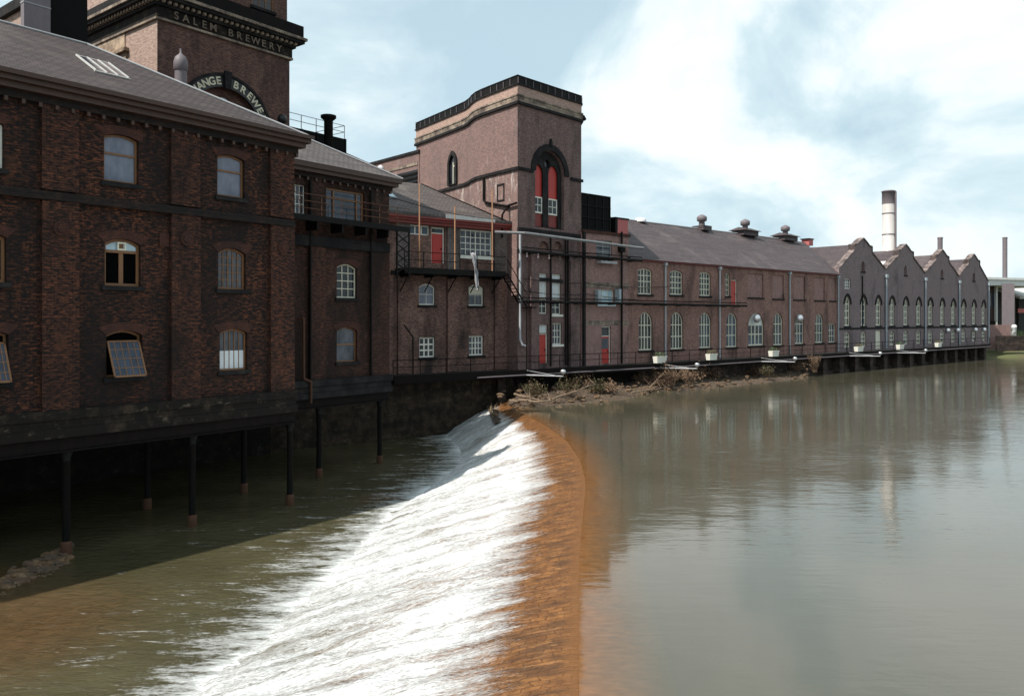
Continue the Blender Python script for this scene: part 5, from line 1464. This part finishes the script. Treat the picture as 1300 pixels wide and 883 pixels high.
# upper river
rows = []
YU = [-60, -30, -10] + [0 + 1.0 * i for i in range(61)]
off = [0, .3, .6, .9, 1.2, 1.6, 2, 2.5, 3, 4, 6, 10, 20, 50, 150, 500]
for Y in YU:
    xc = key_s(Y)[0]; rows.append([(xc + o_ , Y, UP) for o_ in off])
rows += [[(-1 + o_ * 1.0, Y, UP) for o_ in off] for Y in (75, 95, 135)]
def shal(p):
    xc = key_s(min(p[1], 60))[0]; d = p[0] - xc
    s_ = max(0., 1 - d / 1.6) ** 1.2
    # shallow muddy margin by the bank
    return s_
grid_obj('river_upper', 'river_upper', rows, {'shallow': shal})
# lower river
xs = [-90, -60, -45] + [-36 + .8 * i for i in range(60)]
ys = [-60, -30, -15] + [-5 + 1.0 * i for i in range(66)]
rows = [[(x, y, LOW) for x in xs] for y in ys]
def foam_a(p):
    xf = key_s(min(p[1], 60))[1]; d = xf - p[0]
    if d < 0: return 1
    near = max(0, 1 - d / 2.6); far = max(0, 1 - d / 12.0)
    return .30 * near ** 1.3 + .36 * far
def shal2(p):
    s_ = 0
    for (cx_, cy_, r_) in ((-14.5, 20.5, 5.5), (-16.5, 24, 3.0), (-6, 36, 1.5)):
        s_ = max(s_, 1 - (((p[0] - cx_) ** 2 + (p[1] - cy_) ** 2) ** .5) / r_)
    return max(0, min(.6, s_ * 1.1))
grid_obj('river_lower', 'river_lower', rows, {'foam': foam_a, 'shallow': shal2})
# ground: one sheet as bed, reaching the horizon, then raised land
tag(Mb().add([(-3000, -3000, -10), (3000, -3000, -10), (3000, 3000, -10), (-3000, 3000, -10)], [(0, 1, 2, 3)]).build('ground', 'ground'), kind='structure')
m = Mb()
pts = [tuple(f1.loc(-20, 12.9)), tuple(f1.loc(15.5, 13)), tuple(f3.loc(-13, 3.9)), tuple(f3.loc(10, 3.9)), tuple(fe2.loc(0, 5)), tuple(fe2.loc(L2 + 1, 5)), tuple(fe2.loc(L2 + 1, 400)), (-900, 900), (-900, -200), tuple(f1.loc(-60, 12.9))]
m.slab(pts[::-1] if sum(pts[i][0] * pts[(i + 1) % len(pts)][1] - pts[(i + 1) % len(pts)][0] * pts[i][1] for i in range(len(pts))) < 0 else pts, -9.9, -4.02)
tag(m.build('land_behind', 'ground'), kind='structure')
# far grassy bank beyond the bend
rows = []
for j in range(14):
    row = []
    for i in range(60):
        X = 71 + i * 2.2 if i < 40 else 159 + (i - 40) * 40
        Yb = 123.5 + .03 * (X - 70) + .5 * sin(X * .7)
        Y = Yb + [0, 1, 2.2, 3.5, 5, 7, 9, 12, 16, 25, 60, 150, 500, 2500][j]
        zz = UP - .5 + [0, .62, 1.0, 1.3, 1.5, 1.6, 1.6, 1.6, 1.6, 1.6, 1.6, 1.6, 1.6, 1.6][j]
        row.append((X, Y, zz + .12 * mnoise.noise(Vector((X * .5, Y * .5, 0)))))
    rows.append(row)
grid_obj('far_bank', 'leaf_grass', rows)
# mud bank below the walkway: promontory from the weir head to the quay
def water_edge(t):      # t 0..1 along bank, returns world point on the waterline
    K = [((-1.2), 51.0), (.6, 51.9), (2.6, 53.0), (6.2, 55.2), (9.2, 59.8), (10.6, 63.4), (12.5, 63.2), (16, 66.4), (21, 71.2), (26.5, 76.6), (30, 80.6)]
    s = t * (len(K) - 1); i = min(int(s), len(K) - 2); f_ = s - i
    return Vector((K[i][0] * (1 - f_) + K[i + 1][0] * f_, K[i][1] * (1 - f_) + K[i + 1][1] * f_))
def inner(t):
    s0_ = f3.loc(8.2, 0); 
    L_ = L1 + 28; x = 8.5 + (L_ - 8.5) * t
    return fe1.loc(x, 1.7) if x < L1 else fe2.loc(x - L1, 1.5)
rows = []
NI, NJ = 150, 26
for j in range(NJ):
    b = j / (NJ - 1); row = []
    for i in range(NI):
        t = i / (NI - 1)
        A, Bp = water_edge(t), inner(t)
        A = A + (A - Bp).normalized() * (.8 + .5 * mnoise.noise(Vector((t * 25, 0, 5))))
        P = A.lerp(Bp, b)
        hgt = UP - .42 + (1.05 - .25 * t) * (1 - (1 - b) ** 1.7)
        hgt += .34 * mnoise.fractal(Vector((P.x * .55, P.y * .55, 2)), .8, 2.2, 5) * (.3 + b)
        tp = min(1, t / .10); tp = tp * tp * (3 - 2 * tp); hgt = UP - .6 + (hgt - UP + .6) * (.15 + .85 * tp)
        row.append((P.x, P.y, min(hgt, -4.3)))
    rows.append(row)
grid_obj('riverbank', 'soil', rows)
# rubble at the lower left and on the bank
def rock(m, c, r, rnd):
    vs = []; n1, n2 = 6, 5
    seed = rnd.random() * 50
    sc = Vector((r * rnd.uniform(.8, 1.4), r * rnd.uniform(.7, 1.1), r * rnd.uniform(.4, .7)))
    for i in range(1, n2):
        for j in range(n1):
            th = pi * i / n2; ph = 2 * pi * j / n1
            d = Vector((sin(th) * cos(ph), sin(th) * sin(ph), cos(th))); k = 1 + .35 * mnoise.noise(d * 1.5 + Vector((seed, 0, 0)))
            vs.append((c[0] + d.x * sc.x * k, c[1] + d.y * sc.y * k, c[2] + d.z * sc.z * k))
    t_ = len(vs); vs += [(c[0], c[1], c[2] + sc.z), (c[0], c[1], c[2] - sc.z)]
    fs = [(i * n1 + j, (i + 1) * n1 + j, (i + 1) * n1 + (j + 1) % n1, i * n1 + (j + 1) % n1) for i in range(n2 - 2) for j in range(n1)]
    fs += [(t_, j, (j + 1) % n1) for j in range(n1)] + [(t_ + 1, (n2 - 2) * n1 + (j + 1) % n1, (n2 - 2) * n1 + j) for j in range(n1)]
    m.add(vs, fs)
rnd = random.Random(11)
m = Mb()
for _ in range(420):
    t = rnd.random(); px = 2 + 88 * t; py = 742 - 42 * t + rnd.gauss(0, 5.5)
    if py < 690: continue
    Y = -LOW * F / (py - HY); rock(m, ((px - CX) / F * Y, Y, LOW + rnd.uniform(-.08, .04)), rnd.uniform(.04, .17), rnd)
tag(m.build('rubble', 'rubble_stone'), 'low spill of brown rubble at the water by the leftmost column', 'rubble', kind='stuff')
m = Mb()
for _ in range(190):
    t = rnd.random(); A, Bp = water_edge(t), inner(t); b = rnd.random() ** 1.6 * .8; P = A.lerp(Bp, b)
    rock(m, (P.x, P.y, UP - .25 + 1.25 * b + rnd.uniform(0, .1)), rnd.uniform(.06, .24), rnd)
tag(m.build('bank_stones', 'rubble_stone'), 'scattered stones and litter along the muddy bank', 'stones', kind='stuff')

m = Mb(); rg = random.Random(77)
for _ in range(5200):
    t = rg.random(); A, Bp = water_edge(t), inner(t); cl = mnoise.noise(Vector((t * 26, 0, 9)))
    b = rg.uniform(.12, .9); P = A.lerp(Bp, b)
    if mnoise.noise(Vector((P.x * .9, P.y * .9, 4))) < -.05: continue
    tp = min(1, t / .10)
    z = UP - .5 + (.95 - .25 * t) * (1 - (1 - b) ** 1.7) * tp + .02; h_ = rg.uniform(.12, .42); a_ = rg.uniform(0, 2 * pi); l_ = rg.uniform(.1, 1.1) * h_
    d_ = Vector((cos(a_), sin(a_), 0)); sd_ = Vector((-sin(a_), cos(a_), 0)) * .018
    p0 = Vector((P.x, P.y, z)); p1 = p0 + d_ * l_ * .4 + Vector((0, 0, h_ * .7)); p2 = p0 + d_ * l_ + Vector((0, 0, h_ * .85))
    m.add([p0 - sd_, p0 + sd_, p1 + sd_ * .7, p1 - sd_ * .7, p2], [(0, 1, 2, 3), (3, 2, 4)])
tag(m.build('dry_grass', 'dry_grass'), 'dry tan grass and reeds along the muddy bank', 'grass', kind='stuff')
# driftwood logs & branches
def log(a, b, r, label, mat='driftwood', twigs=4, seed=0):
    rnd = random.Random(seed); a, b = Vector(a), Vector(b); m = Mb(); prev = Vector((0, 0, 0)); d = b - a
    for i in range(1, 7):
        p = d * (i / 6) + Vector((rnd.uniform(-1, 1), rnd.uniform(-1, 1), rnd.uniform(-.3, .6))) * r * 1.5
        m.tube(prev, p, r * (1 - (i - 1) * .11), r * (1 - i * .11), n=7); 
        if i > 1:
            for _ in range(twigs // 2):
                q_ = p + Vector((rnd.uniform(-1, 1), rnd.uniform(-1, 1), rnd.uniform(.1, 1))) * d.length * .22; m.tube(p, q_, r * .3, r * .08, n=4)
        prev = p
    o = m.build('driftwood_log', mat); o.location = a
    tag(o, label, 'log', 'driftwood on the bank')
log((2.8, 55.4, -5.6), (6.0, 57.8, -4.8), .08, 'long pale driftwood branch leaning on the bank below the tall tower', seed=1, twigs=6)
log((-.2, 54.4, -5.6), (2.4, 53.8, -5.6), .15, 'thick broken log lying at the head of the weir', seed=2)
log((.2, 56.4, -5.3), (2.0, 54.0, -5.55), .11, 'pale stripped log beside the head of the weir pointing at the water', seed=3)
log((11.0, 64.3, -5.7), (12.6, 66.4, -4.5), .06, 'thin branch standing up against the wall below the leftmost flower trough', seed=4)
log((9.2, 61.3, -5.65), (12.5, 64.8, -5.6), .07, 'low driftwood pole along the bank below the long hall', seed=6)

# bare shrubs / brambles
def shrub(P, h, w, label, seed, leaf='leaf_dull', nst=26, nleaf=420, twigmat='twig', name='bare_shrub', group='scrubby shrubs on the river bank'):
    rnd = random.Random(seed); e = empty(name, P, rnd.uniform(0, 6), label=label, cat='shrub', group=group)
    m = Mb(); tips = []
    for _ in range(nst):
        a = rnd.uniform(0, 2 * pi); lean = rnd.uniform(.1, 1) ** .7; p = Vector((rnd.uniform(-.2, .2) * w, rnd.uniform(-.2, .2) * w, 0)); r = .028
        d = Vector((cos(a) * lean * w / h, sin(a) * lean * w / h, 1)).normalized(); L_ = h * rnd.uniform(.6, 1.1)
        for k in range(5):
            q_ = p + d * L_ / 5; m.tube(p, q_, r, r * .75, n=4, cap=False); r *= .75
            if k > 0:
                for _ in range(2):
                    t_ = q_ + (d + Vector((rnd.uniform(-1, 1), rnd.uniform(-1, 1), rnd.uniform(-.5, .7)))) * L_ * .16; m.tube(q_, t_, r * .7, r * .3, n=3, cap=False); tips.append(t_)
            d = (d + Vector((rnd.uniform(-.3, .3), rnd.uniform(-.3, .3), -.12 * k * lean))).normalized(); p = q_
    m.build('stems', twigmat, e)
    if nleaf:
        m = Mb()
        for _ in range(nleaf):
            c = rnd.choice(tips) + Vector((rnd.gauss(0, .12), rnd.gauss(0, .12), rnd.gauss(0, .12)))
            a = Vector((rnd.uniform(-1, 1), rnd.uniform(-1, 1), rnd.uniform(-1, 1))).normalized() * rnd.uniform(.05, .1); b = a.cross(Vector((rnd.random(), rnd.random(), rnd.random()))).normalized() * .05
            m.add([c - a, c + b, c + a, c - b], [(0, 1, 2, 3)])
        m.build('leaves', leaf, e)
shrub((1.6, 56.6, -5.5), 1.1, 1.3, 'brown bare scrub nearest the weir, below the tall tower', 1)
shrub((4.2, 58.3, -5.5), 1.2, 1.6, 'tangled bare scrub on the bank just right of the weir head', 2)
shrub((6.6, 60.5, -5.5), .9, 1.4, 'low brown scrub on the bank below the pinkish block', 3)
shrub((13.2, 66.0, -5.5), 1.6, 1.2, 'reddish brambles against the wall below the leftmost flower trough', 4, leaf='twig', nleaf=500)
shrub((15.2, 68.0, -5.5), 1.3, 1.2, 'brown brambles below the second arched hall window', 5, leaf='twig', nleaf=400)
shrub((31.5, 82.8, -5.5), 1.6, 1.0, 'reddish bramble hanging on the quay wall near the last hall windows', 6, leaf='twig', nleaf=500)
shrub((24.5, 76.4, -5.5), 1.0, 1.0, 'small brown scrub on the bank below the right part of the hall', 7)
for i, (t_, b_, h_, w_2, lb) in enumerate(((.10, .75, 1.0, 1.5, 'dead brown scrub heap against the wall at the weir head'), (.22, .8, 1.3, 1.5, 'dead scrub under the walkway below the tower door'), (.30, .5, .8, 1.6, 'flattened dead scrub mid-bank right of the thick broken log'),
        (.38, .85, 1.2, 1.6, 'dead brown scrub under the walkway below the small red door'), (.45, .6, .8, 1.4, 'low dead scrub on the narrow bank left of the first trough'), (.56, .8, 1.5, 1.3, 'twiggy scrub under the walkway between the first two troughs'),
        (.63, .8, 1.1, 1.2, 'twiggy scrub under the walkway below the second trough'), (.78, .8, 1.0, 1.2, 'twiggy scrub under the walkway below the domed hall window'), (.95, .7, 1.2, 1.0, 'dead scrub where the bank meets the buttressed quay wall'))):
    P = water_edge(t_).lerp(inner(t_), b_); shrub((P.x, P.y, -5.55), h_, w_2, lb, 40 + i, leaf='twig', nleaf=350, nst=34)
for i, (px, Y, h, w, lb) in enumerate(((1296, 133, 3.2, 4.0, 'round green bush at the right edge above the grass bank'), (1306, 130, 3.0, 3.5, 'green bush just outside the right edge'), (1284, 137, 1.8, 2.4, 'small green bush beside the white post'))):
    P = edge_pt(px, Y); shrub((P.x, P.y, -4.9), h, w, lb, 20 + i, leaf='leaf_green', nleaf=2600, name='green_bush', group='green bushes on the far bank', nst=40)
# distant tree line right
def treeish(P, h, r, label, seed):
    rnd = random.Random(seed); e = empty('distant_tree', P, 0, label=label, cat='tree', group='distant trees on the right')
    Mb().tube((0, 0, 0), (0, 0, h * .6), .35, .15, n=7).build('trunk', 'bark', e)
    m = Mb()
    for _ in range(1500):
        d = Vector((rnd.gauss(0, 1), rnd.gauss(0, 1), rnd.gauss(0, .9))).normalized() * rnd.random() ** .4
        k = 1 + .35 * mnoise.noise(d * 2 + Vector((seed, 0, 0)))
        c = Vector((d.x * r * k, d.y * r * k, h * .62 + d.z * h * .38 * k)); a = Vector((rnd.uniform(-1, 1), rnd.uniform(-1, 1), rnd.uniform(-1, 1))).normalized() * .35; b = a.orthogonal().normalized() * .3
        m.add([c - a, c + b, c + a, c - b], [(0, 1, 2, 3)])
    m.build('crown', 'leaf_green', e)
treeish((*edge_pt(1310, 190), -4.5), 9, 5, 'distant tree at the far right behind the sheds', 5)

# ============================================================ sun, sky, camera
lt = Vector((.59, .48, -1.0)).normalized()
sd = -lt
elev = math.asin(sd.z)
sun = bpy.data.lights.new('sun', 'SUN'); sun.energy = 4.6; sun.angle = radians(.6); sun.color = (1, .95, .87)
so_ = bpy.data.objects.new('sun', sun); COL.objects.link(so_)
so_.rotation_euler = lt.to_track_quat('-Z', 'Y').to_euler(); so_.location = (-30, -30, 60)
w = bpy.data.worlds.new('World'); scene.world = w; w.use_nodes = True; nt = w.node_tree
bg = nt.nodes['Background']
sky = N(nt, 'ShaderNodeTexSky'); sky.sky_type = 'NISHITA'; sky.sun_disc = False
sky.sun_elevation = elev; sky.sun_rotation = atan2(sd.x, sd.y); sky.air_density = 1.0; sky.dust_density = 1.2; sky.ozone_density = 1.2
SKA, SKB = (2.35, .4, .9), (8.3, 2.2, 6.1)
tc = N(nt, 'ShaderNodeTexCoord').outputs['Generated']
sep = N(nt, 'ShaderNodeSeparateXYZ'); L(nt, tc, sep.inputs[0])
v = mapping(nt, tc, (1, 1, 1.6), SKA)
n1 = noise(nt, v, 1.9, 8, .5, .3)
v2 = mapping(nt, tc, (1, 1, 2.8), (7.1, 3.2, .2))
n2 = noise(nt, v2, 3.4, 8, .6, .4)
cov = ramp(nt, mix(nt, .22, n1, n2), [(.36, 0.), (.50, .62), (.60, 1.)])
shade = ramp(nt, noise(nt, mapping(nt, tc, (1, 1, 1.6), SKB), 2.5, 10, .56, .45), [(.41, (4.3, 5.7, 6.5)), (.485, (5.7, 7.0, 7.5)), (.54, (7.7, 8.4, 8.6)), (.64, (9.0, 9.3, 9.2))])
skyc = mix(nt, 1.0, sky.outputs[0], (.98, 1.22, 1.22), 'MULTIPLY')
skyc = mix(nt, .62, skyc, (5.6, 6.9, 7.3))
col = mix(nt, mth(nt, 'MULTIPLY', cov, .95), skyc, shade)
L(nt, col, bg.inputs['Color']); bg.inputs['Strength'].default_value = .095
cam = bpy.data.cameras.new('camera'); co = bpy.data.objects.new('camera', cam); COL.objects.link(co)
co.location = (0, 0, 0); co.rotation_euler = (radians(90), 0, 0)
cam.sensor_width = 36; cam.lens = 36 * F / 1300; cam.shift_y = -(441.5 - HY) / 1300
cam.clip_start = .1; cam.clip_end = 6000
scene.camera = co
scene.view_settings.view_transform = 'Standard'; scene.view_settings.look = 'None'
scene.view_settings.exposure = .42; scene.view_settings.gamma = 1
